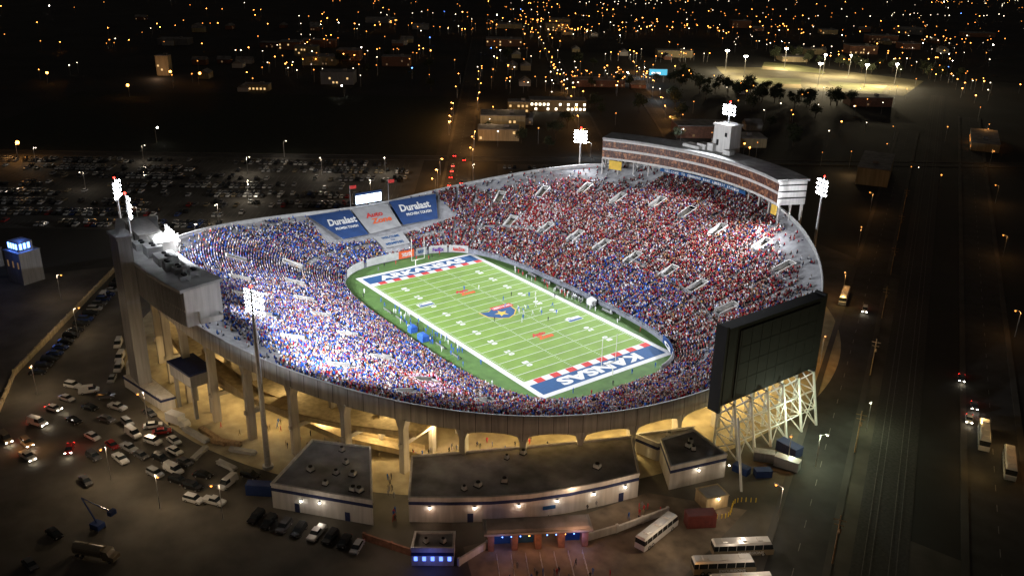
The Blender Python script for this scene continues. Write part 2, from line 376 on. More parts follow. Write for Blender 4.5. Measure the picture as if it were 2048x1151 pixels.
for (x,y,w,d_,h) in [(-2,-107,6,5,2.2),(7,-106.5,4,3,1.6),(4,-108.3,3,2,2.4),(-10,-108,5,4,2.8),(11,-104,3,2.5,1.4),(-17,-109,4,4,1.8),(13,-107,2.5,2.5,1.2)]:
    mb=MB(); mb.box(x,y,39.1,w,d_,h,tx=.97); mb.tube((x-w*.2,y,39.1+h),(x-w*.2,y,39.5+h),.6,10,mi=1); mb.tube((x+w*.2,y,39.1+h),(x+w*.2,y,39.5+h),.6,10,mi=1)
    mb.tube((x+w/2,y,39.4),(x+w/2+1.5,y+.5,39.4),.2,6); obm('roof_plant',mb,[M['roofl'],M['dark']],pb2)
mb=MB(); mb.box(18.9,-103.5,29.4,3,5.5,.3); mb.box(20.3,-103.5,29.7,.15,5.5,1.1); mb.box(18.9,-100.8,29.7,2.9,.15,1.1); mb.box(18.9,-106.3,29.4,3,.2,3)
obm('end_balcony',mb,[M['wallw']],pb2)
for x,y,w_,d_,h_ in ((-13,-104,8,6,3.2),(-24,-106,10,6,3.0),(-34,-105,8,6,2.0)):
    mb=MB(); mb.box(x,y,39.1,w_,d_,h_); mb.box(x,y,39.1+h_,w_+.4,d_+.4,.2); mb.quad((x-1,y-d_/2-.03,39.4),(x+.1,y-d_/2-.03,39.4),(x+.1,y-d_/2-.03,41),(x-1,y-d_/2-.03,41),1); obm('roof_house',mb,[M['wallw'],M['dark']],pb2)
mb=MB()
for k in range(14): mb.tube((-20+k*.9,-101.5,39.1),(-20+k*.9,-101.5,43.5+R.random()*1.2),.1,4)
mb.tube((-20.2,-101.5,43.2),(-8,-101.5,43.2),.12,4); mb.tube((-20.2,-101.5,41),(-8,-101.5,41),.12,4)
for k in range(8): mb.box(-19+k*1.5,-101.5,41+R.random(),.9,.9,1.2)
obm('antenna_rack',mb,[M['wallw']],pb2)
mb=MB(); mb.box(-11,-115.5,0,7.5,3.6,45.5,rz=.05,tx=.95,ty=.95); mb.box(-11,-115.5,45.5,8,4.2,.7,rz=.05)
obm('stair_tower',mb,[M['clad']],stadium)
def slab(p,q,w,t,mi=0,par=1.0):
    mb=MB(); p=Vector(p);q=Vector(q); d=(q-p); n=Vector((-d.y,d.x,0)).normalized()*w/2
    for (o0,o1,zz0,zz1) in ((-1,1,-t,0),(-1.0,-.94,-.02,par),(.94,1.0,-.02,par)):
        vs=[]
        for P in (p,q):
            for o,z in ((o0,zz0),(o1,zz0),(o1,zz1),(o0,zz1)): vs.append(P+n*o+Vector((0,0,z)))
        mb.add(vs,[(0,1,2,3),(7,6,5,4),(0,4,5,1),(1,5,6,2),(2,6,7,3),(3,7,4,0)],mi)
    obm('spectator_ramp',mb,[M['beige']],stadium)
slab((2,-103,12.5),(26,-97,9),4.5,.5); slab((26,-97,9),(50,-83,4.2),4.5,.5); slab((50,-83,4.2),(62,-68,0.2),4.5,.5)
slab((-8,-97,9),(22,-91,5.5),4.5,.5); slab((22,-91,5.5),(44,-78,1.2),4.5,.5)
mb=MB(); mb.prism([(3,-111),(14,-109),(13,-103),(2,-104.5)],9.5,13,1); mb.prism([(2.6,-111.4),(14.4,-109.4),(13.4,-102.6),(1.6,-104.1)],13,13.6,0)
for x,y in ((4,-110),(13,-108.3),(12,-103.8),(3,-105)): mb.box(x,y,0,.9,.9,9.5,mi=1)
obm('stair_landing',mb,[M['navy'],M['clad']],stadium)
mb=MB(); mb.prism([(-16,-119),(4,-114.5),(4,-111),(-16,-114)],0,3.6,0); mb.prism([(-16.2,-119.3),(4.2,-114.8),(4.2,-110.7),(-16.2,-113.7)],2.7,3.3,1)
obm('service_block',mb,[M['wallw'],M['navy']],stadium)
# ---------------------------------------------------------------- ground sheets
def sheet(name,poly,z,m,label,cat=None):
    mb=MB(); A=sum(poly[i][0]*poly[(i+1)%len(poly)][1]-poly[(i+1)%len(poly)][0]*poly[i][1] for i in range(len(poly)))
    if A<0: poly=poly[::-1]
    mb.add([(x,y,z) for x,y in poly],[tuple(range(len(poly)))]); return obm(name,mb,[m],kind='structure',label=label,category=cat or name.replace('_',' '))
sheet('ground',[(-5000,-5000),(5000,-5000),(5000,5000),(-5000,5000)],-.06,M['ground'],'dark bare ground spreading out around the stadium')
sheet('asphalt_yard',[(-140,-175),(150,-175),(190,-60),(190,10),(150,0),(104,79),(60,150),(0,160),(-110,100),(-110,-60)],-.04,M['asphalt'],'worn asphalt yard wrapping round the stadium')
sheet('parking_lot',[ab(-330,88),ab(-42,88),ab(-42,222),ab(-330,222)],-.035,M['lot'],'large asphalt car park with painted bays')
sheet('parking_lot',[ab(0,150),ab(95,150),ab(95,215),ab(0,215)],-.03,M['lot'],'small asphalt car park beside the street')
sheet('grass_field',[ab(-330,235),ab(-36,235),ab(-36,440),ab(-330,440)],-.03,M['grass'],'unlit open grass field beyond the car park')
sheet('entrance_apron',[(98,-80),(112,-86),(132,-50),(124,-20),(106,-34),(103,-60)],-.025,M['apron'],'stained concrete apron in front of the entrance gate')
sheet('concourse_pavement',[(float(RX[j]+NX[j]*9),float(RY[j]+NY[j]*9)) for j in range(0,NS,4)],-.01,M['pave'],'pale concrete concourse ringing the stands')
sheet('turf_surround',[(float(PX[j]),float(PY[j])) for j in range(0,NS,2)],.02,M['turf2'],'darker artificial turf margin round the pitch')
def road(p,q,w,label,m='road',z=-.02,line=True,name='road'):
    p=Vector(p);q=Vector(q); d=(q-p); n=Vector((-d.y,d.x)).normalized()
    mb=MB()
    def st(o0,o1,z,mi,a=0.,b=1.):
        A=p+d*a; B_=p+d*b; mb.quad((*(A+n*o0),z),(*(B_+n*o0),z),(*(B_+n*o1),z),(*(A+n*o1),z),mi)
    st(-w/2,w/2,z,0)
    for sg in (-1,1): mb.box((p.x+q.x)/2+sg*n.x*(w/2+.8),(p.y+q.y)/2+sg*n.y*(w/2+.8),-.05,d.length,1.6,.17,rz=math.atan2(d.y,d.x),mi=2)
    if line:
        L_=d.length; k=0
        while k*9<L_-4 and k<260: 
            st(-.08,.08,z+.012,1,k*9/L_,(k*9+3)/L_); k+=1
    return obm(name,mb,[M[m],M['paint'],M['lot']],kind='structure',label=label,category='road')
dv=Vector((.479,-.878)); nv=Vector((.878,.479))
def rn(n,s): v=nv*n+dv*s; return (v.x,v.y)
road(rn(112,-420),rn(112,230),11,'two lane asphalt street beside the stadium')
road(rn(151,-500),rn(151,300),12,'asphalt street beyond the railway line',z=-.022)
road(ab(-22,70),ab(-22,900),12,'straight city street leading away from stadium',z=-.018)
road(ab(62,200),ab(62,1400),11,'orange lit avenue running between dark blocks',z=-.017)
road((-150,246),(-420,456),10,'orange lit street angling off past dark houses',z=-.019)
road(ab(-360,228),ab(400,228),9,'cross street edging the car park',z=-.024)
mb=MB(); p=Vector(rn(128,-600)); q_=Vector(rn(128,330))
def stripw(mb,p,q,w,z,mi,off=0):
    d=(q-p); n=Vector((-d.y,d.x)).normalized(); a=p+n*(off-w/2);b=q+n*(off-w/2);c_=q+n*(off+w/2);d_=p+n*(off+w/2)
    mb.quad((*a,z),(*b,z),(*c_,z),(*d_,z),mi)
stripw(mb,p,q_,11,.0,0)
for o in (-3.2,-1.75,1.75,3.2): stripw(mb,p,q_,.16,.2,1,o)
obm('railway_track',mb,[mat('ballast',(.05,.046,.042),.4,1.5),mat('worn_rail',(.16,.15,.14),.3,1)],kind='structure',label='double railway track on dark ballast',category='railway')
mb=MB(); rows=[95+16.5*k for k in range(8)]
for b in rows:
    for a in np.arange(-322,-48,2.75):
        x,y=ab(a,b); mb.box(x,y,-.034,.1,10,.012,rz=AE2+math.pi/2)
obm('bay_markings',mb,[M['paint']],kind='structure',label='white painted bay lines on asphalt',category='road marking')
# ---------------------------------------------------------------- playing field
mb=MB(); Xb,Yb=56.7,26.2; Y0=24.38; G0=45.72; E0=54.86
def rect(x0,x1,y0,y1,z,mi): mb.quad((x0,y0,z),(x1,y0,z),(x1,y1,z),(x0,y1,z),mi)
rect(-Xb,Xb,-Yb,Yb,.03,1)
yd=.9144
for k in range(20):
    x0=-G0+k*5*yd; rect(x0,x0+5*yd,-Y0,Y0,.045,0 if k%2 else 2)
for sg in (-1,1):
    x0,x1=sorted((sg*G0,sg*E0)); rect(x0,x1,-Y0,Y0,.045,3)
    c0,c1=sorted((sg*G0,sg*(G0+2.6))); 
    for k in range(16):
        y0=-Y0+k*(2*Y0/16); rect(c0,c1,y0,y0+2*Y0/16,.06,4 if k%2 else 1)
    rect(min(sg*(G0-.1),sg*(G0+.1)),max(sg*(G0-.1),sg*(G0+.1)),-Y0,Y0,.075,1)
for k in range(1,20):
    x=-G0+k*5*yd; rect(x-.1,x+.1,-Y0,Y0,.06,1)
for k in range(1,100):
    if k%5==0: continue
    x=-G0+k*yd
    for y in (-6.1,6.1,-Y0+.6,Y0-.6): rect(x-.07,x+.07,y-.38,y+.38,.06,1)
field=obm('playing_field',mb,[M['turf'],M['white'],mat('turf_light',(.205,.335,.056),.10,.25),M['blue'],M['red']],kind='structure',label='green football field with white yard lines and blue end zones',category='football field')
for k,nm in zip(range(1,10),(10,20,30,40,50,40,30,20,10)):
    x=-G0+k*10*yd
    for sg in (-1,1):
        y=sg*(Y0-8.2)
        r=(1,0,0) if sg<0 else (-1,0,0); u=(0,1,0) if sg<0 else (0,-1,0)
        for dgt,o in zip(str(nm),(-1.1,1.1)):
            text(dgt,1.35,2.1,M['white'],frame((x+o*r[0],y,.08),r,u),field,'yard_number',.06)
text('ARKANSAS',38,4.8,M['white'],frame((-51.6,0,.08),(0,1,0),(-1,0,0)),field,'end_zone_lettering',.05)
text('KANSAS',32,4.8,M['white'],frame((51.6,0,.08),(0,-1,0),(1,0,0)),field,'end_zone_lettering',.05)
def fpoly(name,pts,z,m,o,par=field):
    mb=MB(); mb.add([(o[0]-v,o[1]+u_,z) for u_,v in pts],[tuple(range(len(pts)))]); obm(name,mb,[m],par)
sh=[(-6.2,3.4),(-3,2.6),(0,4.6),(3,2.6),(6.2,3.4),(5.6,-1),(3,-3.8),(0,-5.2),(-3,-3.8),(-5.6,-1)]
fpoly('midfield_emblem_edge',[(a*1.08,b*1.08) for a,b in sh],.082,M['gold'],(0,0))
fpoly('midfield_emblem',sh,.094,M['blue'],(0,0))
st=[((2.6 if k%2==0 else 1.1)*math.sin(k*math.pi/5),(2.6 if k%2==0 else 1.1)*math.cos(k*math.pi/5)-.8) for k in range(10)]
fpoly('midfield_star',st,.106,M['gold'],(0,0))
fpoly('midfield_ribbon',[(-1,5.2),(7.6,5.2),(7.6,2.4),(-1,2.4)],.118,M['red'],(0,0))
text('LIBERTY BOWL',7.8,1.4,M['white'],frame((-3.8,3.3,.13),(0,1,0),(-1,0,0)),field,'emblem_lettering',.04)
for xo in (-22.6,22.8):
    text('Auto',5.6,2.3,M['red'],frame((xo-1.3,-.4,.085),(0,1,0),(-1,0,0)),field,'sponsor_lettering',.07,.3)
    text('Zone',6.4,2.5,M['orange'],frame((xo+1.3,.5,.085),(0,1,0),(-1,0,0)),field,'sponsor_lettering',.07,.3)
for (x,y) in ((-20.5,-17.5),(18.5,17.5)):
    fpoly('sponsor_panel',[(-3,1.5),(3,1.5),(3,-1.5),(-3,-1.5)],.082,M['white'],(x,y)); fpoly('sponsor_panel',[(-2.8,-.1),(2.8,-.1),(2.8,-1.3),(-2.8,-1.3)],.094,M['blue'],(x,y))
    text('G',1.2,1.1,M['blue'],frame((x-.7,y-1.6,.1),(0,1,0),(-1,0,0)),field,'sponsor_lettering',.04)
gw=mat('goal_white',(.8,.8,.7),.05)
for sg in (-1,1):
    mb=MB(); x=sg*E0; mb.tube((x+sg*2,0,0),(x+sg*2,0,2),.17,8); mb.tube((x+sg*2,0,2),(x,0,3.05),.14,8); mb.tube((x,-2.82,3.05),(x,2.82,3.05),.11,8)
    for y in (-2.82,2.82): mb.tube((x,y,3.05),(x,y,12),.09,6)
    obm('goal_post',mb,[gw],label='white slingshot football goal post standing behind end line',category='goal post')
# ---------------------------------------------------------------- banners
def sign(name,corners,m,label,texts,cat='banner'):
    tl,tr,br,bl=[Vector(c) for c in corners]; o=(tl+tr+br+bl)/4
    r=((tr-tl)+(br-bl)).normalized(); u=((tl-bl)+(tr-br)); u=(u-r*u.dot(r)).normalized(); n=r.cross(u)
    mb=MB(); k=.12
    vs=[(p-o)-n*((p-o).dot(n)) for p in (bl,br,tr,tl)]; vs2=[p-n*k for p in vs]
    mb.add(vs+vs2,[(0,1,2,3),(7,6,5,4),(0,4,5,1),(1,5,6,2),(2,6,7,3),(3,7,4,0)])
    ro=obm(name,mb,[m],loc=tuple(o),label=label,category=cat)
    for (b,w,h,dx,dy,mm,sh_) in texts:
        text(b,w,h,mm,frame(r*dx+u*dy+n*.08,r,u),ro,'lettering',.035,sh_)
    return ro
W_=M['white']
banb=mat('banner_blue',(.015,.055,.19),.15,.3); banw=mat('banner_white',(.36,.36,.37),.15,.3)
sign('stand_banner',[(-96,-26.5,14.5),(-95.2,-8.4,14.5),(-79,-8.4,8.3),(-79,-19.5,8.3)],banb,'large blue sponsor banner draped over empty seats',[('Duralast',12.5,4.4,.8,2.2,W_,.25),('PROVEN TOUGH',10,1.6,1,-2.3,W_,.25)])
sign('stand_banner',[(-95.4,-7.6,14.5),(-94.5,9.0,14.5),(-80.5,7.4,8.6),(-79.5,-7.6,8.2)],banw,'large white sponsor banner draped over empty seats',[('Auto',8,3.2,-.6,2.4,M['red'],.3),('Zone',9.4,3.4,.8,-1.6,M['orange'],.3)])
sign('stand_banner',[(-94.6,9.8,15.2),(-93.2,32,15.6),(-79.5,24.5,9.2),(-80.5,8.4,9.0)],banb,'large blue sponsor banner draped over empty seats',[('Duralast',14.5,4.6,0,2.2,W_,.25),('PROVEN TOUGH',12,1.7,0,-2.3,W_,.25)])
sign('stand_banner',[(-78,-6.5,6.9),(-78,6.3,6.9),(-71,6.0,4.1),(-71,-6,4.1)],banw,'grey welcome banner above the field wall',[('WELCOME',8,1.5,0,2.1,M['blue'],0),('TO',2,1,0,.2,M['blue'],0),('MEMPHIS',8,1.5,0,-1.8,M['blue'],0)])
def wallboard(f0,f1,z0,z1,m,label,txt=None,tm=None):
    n=max(2,int(abs(f1-f0)/2)); pts=[]
    for k in range(n+1):
        f=f0+(f1-f0)*k/n; p=S(f,0); nn=(float(I_(NX,f)),float(I_(NY,f))); pts.append((p[0]-nn[0]*.3,p[1]-nn[1]*.3))
    o=pts[n//2]; mb=MB()
    for k in range(n):
        a,b=pts[k],pts[k+1]; a=(a[0]-o[0],a[1]-o[1]); b=(b[0]-o[0],b[1]-o[1])
        mb.quad((*a,z0),(*b,z0),(*b,z1),(*a,z1)); mb.quad((*a,z1),(*b,z1),(b[0]-.2,b[1],z1),(a[0]-.2,a[1],z1))
    ro=obm('wall_board',mb,[m],loc=(o[0],o[1],0),label=label,category='advertising board')
    if txt:
        a,b=Vector(pts[0]),Vector(pts[-1]); r=(b-a).normalized(); n3=Vector((r.x,r.y,0)).cross(Vector((0,0,1)))
        mid=(a+b)/2-Vector(o); w=(b-a).length*.62
        text(txt,w,(z1-z0)*.55,tm,frame((mid.x+n3.x*.12,mid.y+n3.y*.12,(z0+z1)/2),(r.x,r.y,0),(0,0,1)),ro,'lettering',.035)
def fi_at(x,y): return locate(x,y)[0]
def wb(p,q,m,label,t=None,tm=None,z0=.3,z1=3.3): wallboard(fi_at(*p),fi_at(*q),z0,z1,m,label,t,tm)
padw=mat('padded_wall',(.5,.5,.5),.12,.6)
wb((-66,-2),(-66,4.8),M['orange'],'orange advertising board on the field wall','TAXSLAYER',W_)
wb((-66,5),(-65.5,10),banw,'white advertising board on the field wall','NAVY',M['blue'])
wb((-65.4,11),(-63.5,19),padw,'white advertising board on the field wall','FedEx',mat('purple_ink',(.12,.02,.3)))
wb((-63,19.5),(-58.5,27),padw,'white advertising board with red lettering','AutoZone',M['red'])
wb((-66,-3),(-64,-17),padw,'plain white padded field wall section')
wb((-63,-18),(-57,-28),padw,'curved white padded field wall section')
wb((50,31),(60,24),banb,'blue padded board at the field corner','G',W_)
wb((61,22),(65,12),padw,'white padded board at the field corner')
# ---------------------------------------------------------------- crowd (stuff)
P=[]
for k in range(0,K):
    d=k*ROW+.5
    pts=ringp(d+0*D,zk[:,min(k,K)])
    seg=np.hypot(np.diff(pts[:,0]),np.diff(pts[:,1])); cum=np.r_[0,np.cumsum(seg)]
    t=np.arange(0,cum[-1],.54); t=t+rng.uniform(-.1,.1,len(t))
    fi=np.interp(t,cum,ii); dD=np.interp(fi,ii,D)
    m=d<dD-.7
    dist=np.abs(((fi+NS/120.)%(NS/60.))-NS/120.)*np.interp(fi,ii[:-1],seg)
    m&=(dist>.55)|(rng.random(len(dist))<.12)
    wk=.285*dD; m&=~((d>wk-1.1)&(d<wk+.9))|(rng.random(len(dist))<.25)
    x=np.interp(fi,ii,pts[:,0]);y=np.interp(fi,ii,pts[:,1]);z=np.interp(fi,ii,pts[:,2])
    a=np.arctan2(np.interp(fi,ii,NY),np.interp(fi,ii,NX))
    P.append(np.stack([x,y,z,a,d/dD,d+0*x],1)[m])
P=np.concatenate(P)
x,y,z,a,t,d=P.T
m=~vommask(x,y,2.1,-1.2,7.4)
m&=~((x<-78)&(y>-27)&(y<33)&(t<.97)&(t>.3)); m&=~((x<-69)&(x>-79)&(abs(y)<7))
def sm(e0,e1,v): return np.clip((v-e0)/(e1-e0),0,1)
low=np.sin(x*.21+y*.13)+np.sin(y*.17-x*.11+1)+np.sin(x*.05+y*.09+2)
occ=.93+.03*low
occ-=sm(.80,.98,t)*.5*(1+.5*low)
occ-=((y>50)&(x<-30))*sm(.58,.85,t)*.7
occ-=((y<-60)&(x<34)&(x>-40))*sm(.6,.88,t)*.6
occ-=((y>0)&(x>40))*sm(.5,.88,t)*.75
occ-=((y<-30)&(x<-45))*sm(.6,.9,t)*.4
m&=rng.random(len(x))<np.clip(occ,.04,.95)
P=P[m]; x,y,z,a,t,d=P.T; n=len(P)
pal=np.array([[.015,.075,.42],[.04,.18,.65],[.68,.68,.72],[.02,.02,.03],[.13,.008,.015],[.42,.014,.024],[.2,.2,.22],[.24,.15,.1],[.012,.025,.13],[.5,.25,.06]])
def probs(v): v=np.array(v,float); return v/v.sum()
pn=probs([30,14,20,10,2,4,8,4,13,2]); pf=probs([2,1,15,19,33,19,8,7,3,1]); pe=probs([14,5,16,18,15,13,9,7,7,1]); pl=probs([28,7,14,14,12,9,7,5,9,1])
reg=np.where(y<0,0,1); reg=np.where((x>52),2,reg); reg=np.where((y>0)&(x>-5)&(x<50)&(t<.26),3,reg); reg=np.where((x<-66)&(y<-5),0,reg); reg=np.where((x<-60)&(y>-5)&(y<45)&(t>0),1,reg)
reg=np.where((x>40)&(y>20),1,reg)
mix=rng.random(n); reg=np.where((x>35)&(y<0)&(mix<.4),2,reg); reg=np.where((y>0)&(y<60)&(mix<.06),3,reg)
ci=np.zeros(n,int)
for r_,p_ in enumerate((pn,pf,pe,pl)):
    w=reg==r_; ci[w]=rng.choice(len(pal),w.sum(),p=p_)
b1=(abs(x-47)<9)&(abs(y+56)<6)&(y<0); ci[b1]=rng.choice([2,2,2,5],b1.sum())
b2=(abs(x+52)<9)&(abs(y-58)<9); ci[b2]=rng.choice([2,2,5,5,4],b2.sum())
tc_=pal[ci]*rng.uniform(.65,1.3,(n,1)); tc_[b1]=tc_[b1]*np.array([1,.7,.9])
lc_=np.array([[.02,.03,.07],[.02,.02,.02],[.14,.12,.08],[.05,.06,.10]])[rng.integers(0,4,n)]
hc_=np.array([[.38,.23,.16],[.22,.13,.09],[.05,.03,.025],[.46,.29,.2],[.65,.65,.65],[.35,.02,.03],[.02,.07,.32]])[rng.choice(7,n,p=[.24,.12,.22,.18,.07,.09,.08])]
def bx(sx,sy,z0,z1,ox=0,tp=1.): return [(ox+i*sx/2*q,j*sy/2*q,zz) for zz,q in ((z0,1),(z1,tp)) for i,j in ((-1,-1),(1,-1),(1,1),(-1,1))]
tv=np.array(bx(.26,.46,.42,1.0,0,.82)+bx(.5,.4,.2,.5,-.3,.9)+bx(.2,.18,1.02,1.28,-.02,.8))
bf=[(4,5,6,7),(0,1,5,4),(1,2,6,5),(2,3,7,6),(3,0,4,7)]
tf=np.array([[q+8*k for q in f] for k in range(3) for f in bf])
sc=rng.uniform(.9,1.12,n); st_=rng.random(n)<.4; hz=np.where(st_,rng.uniform(1.2,1.45,n),sc)
ra=rng.normal(0,.25,n); ca,sa=np.cos(a+ra),np.sin(a+ra)
lx=tv[None,:,0]*sc[:,None]; ly=tv[None,:,1]*sc[:,None]; lz=tv[None,:,2]*hz[:,None]
Vc=np.stack([x[:,None]+lx*ca[:,None]-ly*sa[:,None], y[:,None]+lx*sa[:,None]+ly*ca[:,None], z[:,None]+lz],-1).reshape(-1,3)
Fc=(tf[None]+ (np.arange(n)*24)[:,None,None]).reshape(-1,4)
cmat=bpy.data.materials.new('crowd_clothing'); cmat.use_nodes=True; at=cmat.node_tree.nodes.new('ShaderNodeAttribute'); at.attribute_name='Col'
cmat.node_tree.links.new(at.outputs['Color'],cmat.node_tree.nodes['Principled BSDF'].inputs['Base Color']); cmat.node_tree.nodes['Principled BSDF'].inputs['Roughness'].default_value=1; cmat.node_tree.nodes['Principled BSDF'].inputs['Specular IOR Level'].default_value=.15
me=bpy.data.meshes.new('crowd'); me.vertices.add(len(Vc)); me.vertices.foreach_set('co',Vc.astype(np.float32).ravel())
me.loops.add(Fc.size); me.loops.foreach_set('vertex_index',Fc.astype(np.int32).ravel()); me.polygons.add(len(Fc)); me.polygons.foreach_set('loop_start',np.arange(len(Fc),dtype=np.int32)*4)
me.update(calc_edges=True); me.materials.append(cmat)
ca_=me.color_attributes.new('Col','FLOAT_COLOR','POINT')
cc=np.ones((n,24,4),np.float32); cc[:,:8,:3]=tc_[:,None]; cc[:,8:16,:3]=lc_[:,None]; cc[:,16:,:3]=hc_[:,None]
ca_.data.foreach_set('color',cc.ravel())
ob('crowd',me,kind='stuff',label='packed spectators in blue and red filling the stands',category='crowd')
# ---------------------------------------------------------------- people
def skinned(J,E,rads):
    me=bpy.data.meshes.new('person'); me.from_pydata(J,E,[]); o=bpy.data.objects.new('p',me); COL.objects.link(o)
    md=o.modifiers.new('s','SKIN')
    for k,r_ in enumerate(rads): me.skin_vertices[0].data[k].radius=r_
    me.skin_vertices[0].data[0].use_root=True
    sb_=o.modifiers.new('d','SUBSURF'); sb_.levels=1; sb_.render_levels=1
    dg=bpy.context.evaluated_depsgraph_get(); dg.update(); out=bpy.data.meshes.new_from_object(o.evaluated_get(dg)); bpy.data.objects.remove(o); return out
def pose(stride,arm,crouch=0.,lean=0.):
    z=.95-crouch; L=lean
    J=[(0,0,z),(L*.4,0,z+.25),(L,0,z+.48),(L*1.1,0,z+.58),(L*1.25+.02,0,z+.70),(L*1.25,0,z+.80),
       (0,.1,z-.05),(stride*.4+crouch*.3,.11,z*.52),(stride*.5-.02,.11,.07),(stride*.5+.16,.12,.04),
       (0,-.1,z-.05),(-stride*.2+crouch*.3,-.11,z*.52),(-stride*.5,-.11,.07),(-stride*.5+.16,-.12,.04),
       (L,.2,z+.46),(L+arm*.12,.27,z+.2),(L+arm*.32,.25,z+.0+abs(arm)*.15),
       (L,-.2,z+.46),(L-arm*.1,-.27,z+.2),(L+arm*.1,-.26,z-.02+abs(arm)*.1)]
    E=[(0,1),(1,2),(2,3),(3,4),(4,5),(0,6),(6,7),(7,8),(8,9),(0,10),(10,11),(11,12),(12,13),(2,14),(14,15),(15,16),(2,17),(17,18),(18,19)]
    r=[(.15,.12),(.15,.11),(.15,.12),(.055,.055),(.1,.09),(.085,.08),(.1,.1),(.065,.065),(.045,.045),(.045,.035),(.1,.1),(.065,.065),(.045,.045),(.045,.035),(.075,.075),(.05,.05),(.04,.04),(.075,.075),(.05,.05),(.04,.04)]
    me=skinned(J,E,r)
    for p_ in me.polygons:
        cz=p_.center.z; p_.material_index=2 if cz>z+.6 else (0 if cz>z-.02 else 1); p_.use_smooth=True
        if abs(p_.center.y)>.215 and cz<z+.05 and cz>z-.25: p_.material_index=2
    return me
poses=[pose(0.05,0.05),pose(.55,.8),pose(.9,1.2,.1,.15),pose(.3,.5),pose(.2,1.0,.25,.3)]
for p_ in poses:
    p_.materials.clear()
    for m_ in (M['navy'],M['dark'],M['skin']): p_.materials.append(m_)
shirt={'blue':mat('cloth_blue',(.03,.12,.5),.2,3),'white':mat('cloth_white',(.75,.75,.75),.1,3),'red':mat('cloth_red',(.45,.03,.04),.2,3),'black':mat('cloth_black',(.03,.03,.035),.2,3),'grey':mat('cloth_grey',(.22,.22,.24),.2,3),'khaki':mat('cloth_khaki',(.3,.24,.15),.2,3)}
def person(x,y,z,rz,p,sh,tr,label,group,sc=1.):
    o=ob('person',poses[p],loc=(x,y,z),rz=rz,label=label,category='person',group=group); o.scale=(sc,sc,sc)
    setm(o,0,shirt[sh]); setm(o,1,shirt[tr]); return o
for (px_,py_,c_,p) in [(-24,1,'blue',1),(-22,6,'white',2),(-8,7,'blue',1),(-3,4,'blue',4),(-1,16,'white',2),(1,7,'white',4),(2,6,'blue',4),(2.5,9,'white',4),(3.2,9.6,'blue',2),(4,5,'white',4),(4.5,6.6,'blue',4),(6,5.4,'white',1),(6,18,'blue',2),(7,12,'white',2),(8,8,'white',2),(9,3,'blue',2),(9.5,10.5,'blue',1),(3,13,'white',1),(-6,17,'blue',2),(-5,19,'white',2),(12,15,'blue',1),(11,1,'white',1)]:
    person(px_,py_,.05,R.uniform(0,6.28),p,c_,'white' if c_=='white' else 'blue','football player in %s uniform and helmet running on turf'%c_,'players on the field',1.08)
for (px_,py_) in [(5,-6),(-10,12),(15,9),(0,24)]:
    person(px_,py_,.05,R.uniform(0,6.28),0,'black','white','referee in dark striped shirt standing on turf','referees on the field')
for k in range(66):
    x=R.gauss(0,17); x=max(-42,min(42,x)); s_=R.choice(['blue','blue','blue','white','white','black'])
    person(x,-R.uniform(27.2,33.2),.02,R.uniform(.8,2.4),R.choice([0,0,3,1]),s_,R.choice(['white','blue','black']),'team member in %s standing along the near sideline'%s_,'people along the sidelines')
for k in range(62):
    x=max(-42,min(44,R.gauss(2,18))); s_=R.choice(['white','white','white','red','black','grey'])
    person(x,R.uniform(27.2,31),.02,-R.uniform(.8,2.4),R.choice([0,0,3,1]),s_,R.choice(['white','white','black']),'team member in %s standing along the far sideline'%s_,'people along the sidelines')
for k in range(14):
    s_=R.choice(['black','blue','red','grey']); sg=R.choice([-1,1]); person(sg*R.uniform(58.5,63.5),R.uniform(-18,18),.02,R.uniform(0,6.28),R.choice([0,3]),s_,'black','photographer or steward in %s beside the end line'%s_,'people behind the end zones')
peds=[]
for k in range(46):
    f=R.uniform(.0,1); peds.append((60+f*27+R.uniform(-5,4),-72+f*44+R.uniform(-3,3)))
for k in range(16):
    f=R.random(); peds.append((66+f*18+R.uniform(-1.2,1.2),-80-f*9+R.uniform(-1.,1.)))
for k in range(24): 
    f=R.random(); peds.append((105+f*9+R.uniform(4,10),-76+f*15+R.uniform(-5,1)))
for k in range(10): peds.append((R.uniform(109.5,114),R.uniform(-46,-34)))
for k in range(8): peds.append((R.uniform(101,104),R.uniform(-60,-46)))
for k in range(28):
    f=R.random(); peds.append((24+f*32+R.uniform(-3,3),-100+f*22+R.uniform(-5,5)))
for (x,y) in peds:
    s_=R.choice(['black','black','grey','red','blue','khaki']); person(x,y,0,R.uniform(0,6.28),R.choice([0,1,3,1]),s_,R.choice(['black','blue','khaki']),'spectator in a %s top walking on the pavement'%s_,'people walking outside the stands')
for (x,y,m_,w) in [(4.5,-33.5,'blue',3.2),(-3,-33,'blue',2.2),(12,31,'white',2.6)]:
    mb=MB(); mb.box(0,0,0,w,2.4,1.9); mb.box(0,0,1.9,w*1.04,2.5,.6,tx=.6,ty=.5); obm('sideline_tent',mb,[shirt['blue'] if m_=='blue' else W_],loc=(x,y,.02),label='small %s medical tent standing on the sideline'%m_,category='tent')
for k in range(6):
    for sg,yy in ((-1,-31.6),(1,30.4)):
        mb=MB(); mb.box(0,0,.4,5,.5,.08); mb.box(0,sg*.3,.48,5,.08,.5); 
        for xx in (-2,0,2): mb.box(xx,0,0,.1,.4,.4)
        obm('team_bench',mb,[M['steel']],loc=(-22+k*8.5,yy,.02),label='metal team bench on the sideline turf',category='bench',group='team benches')
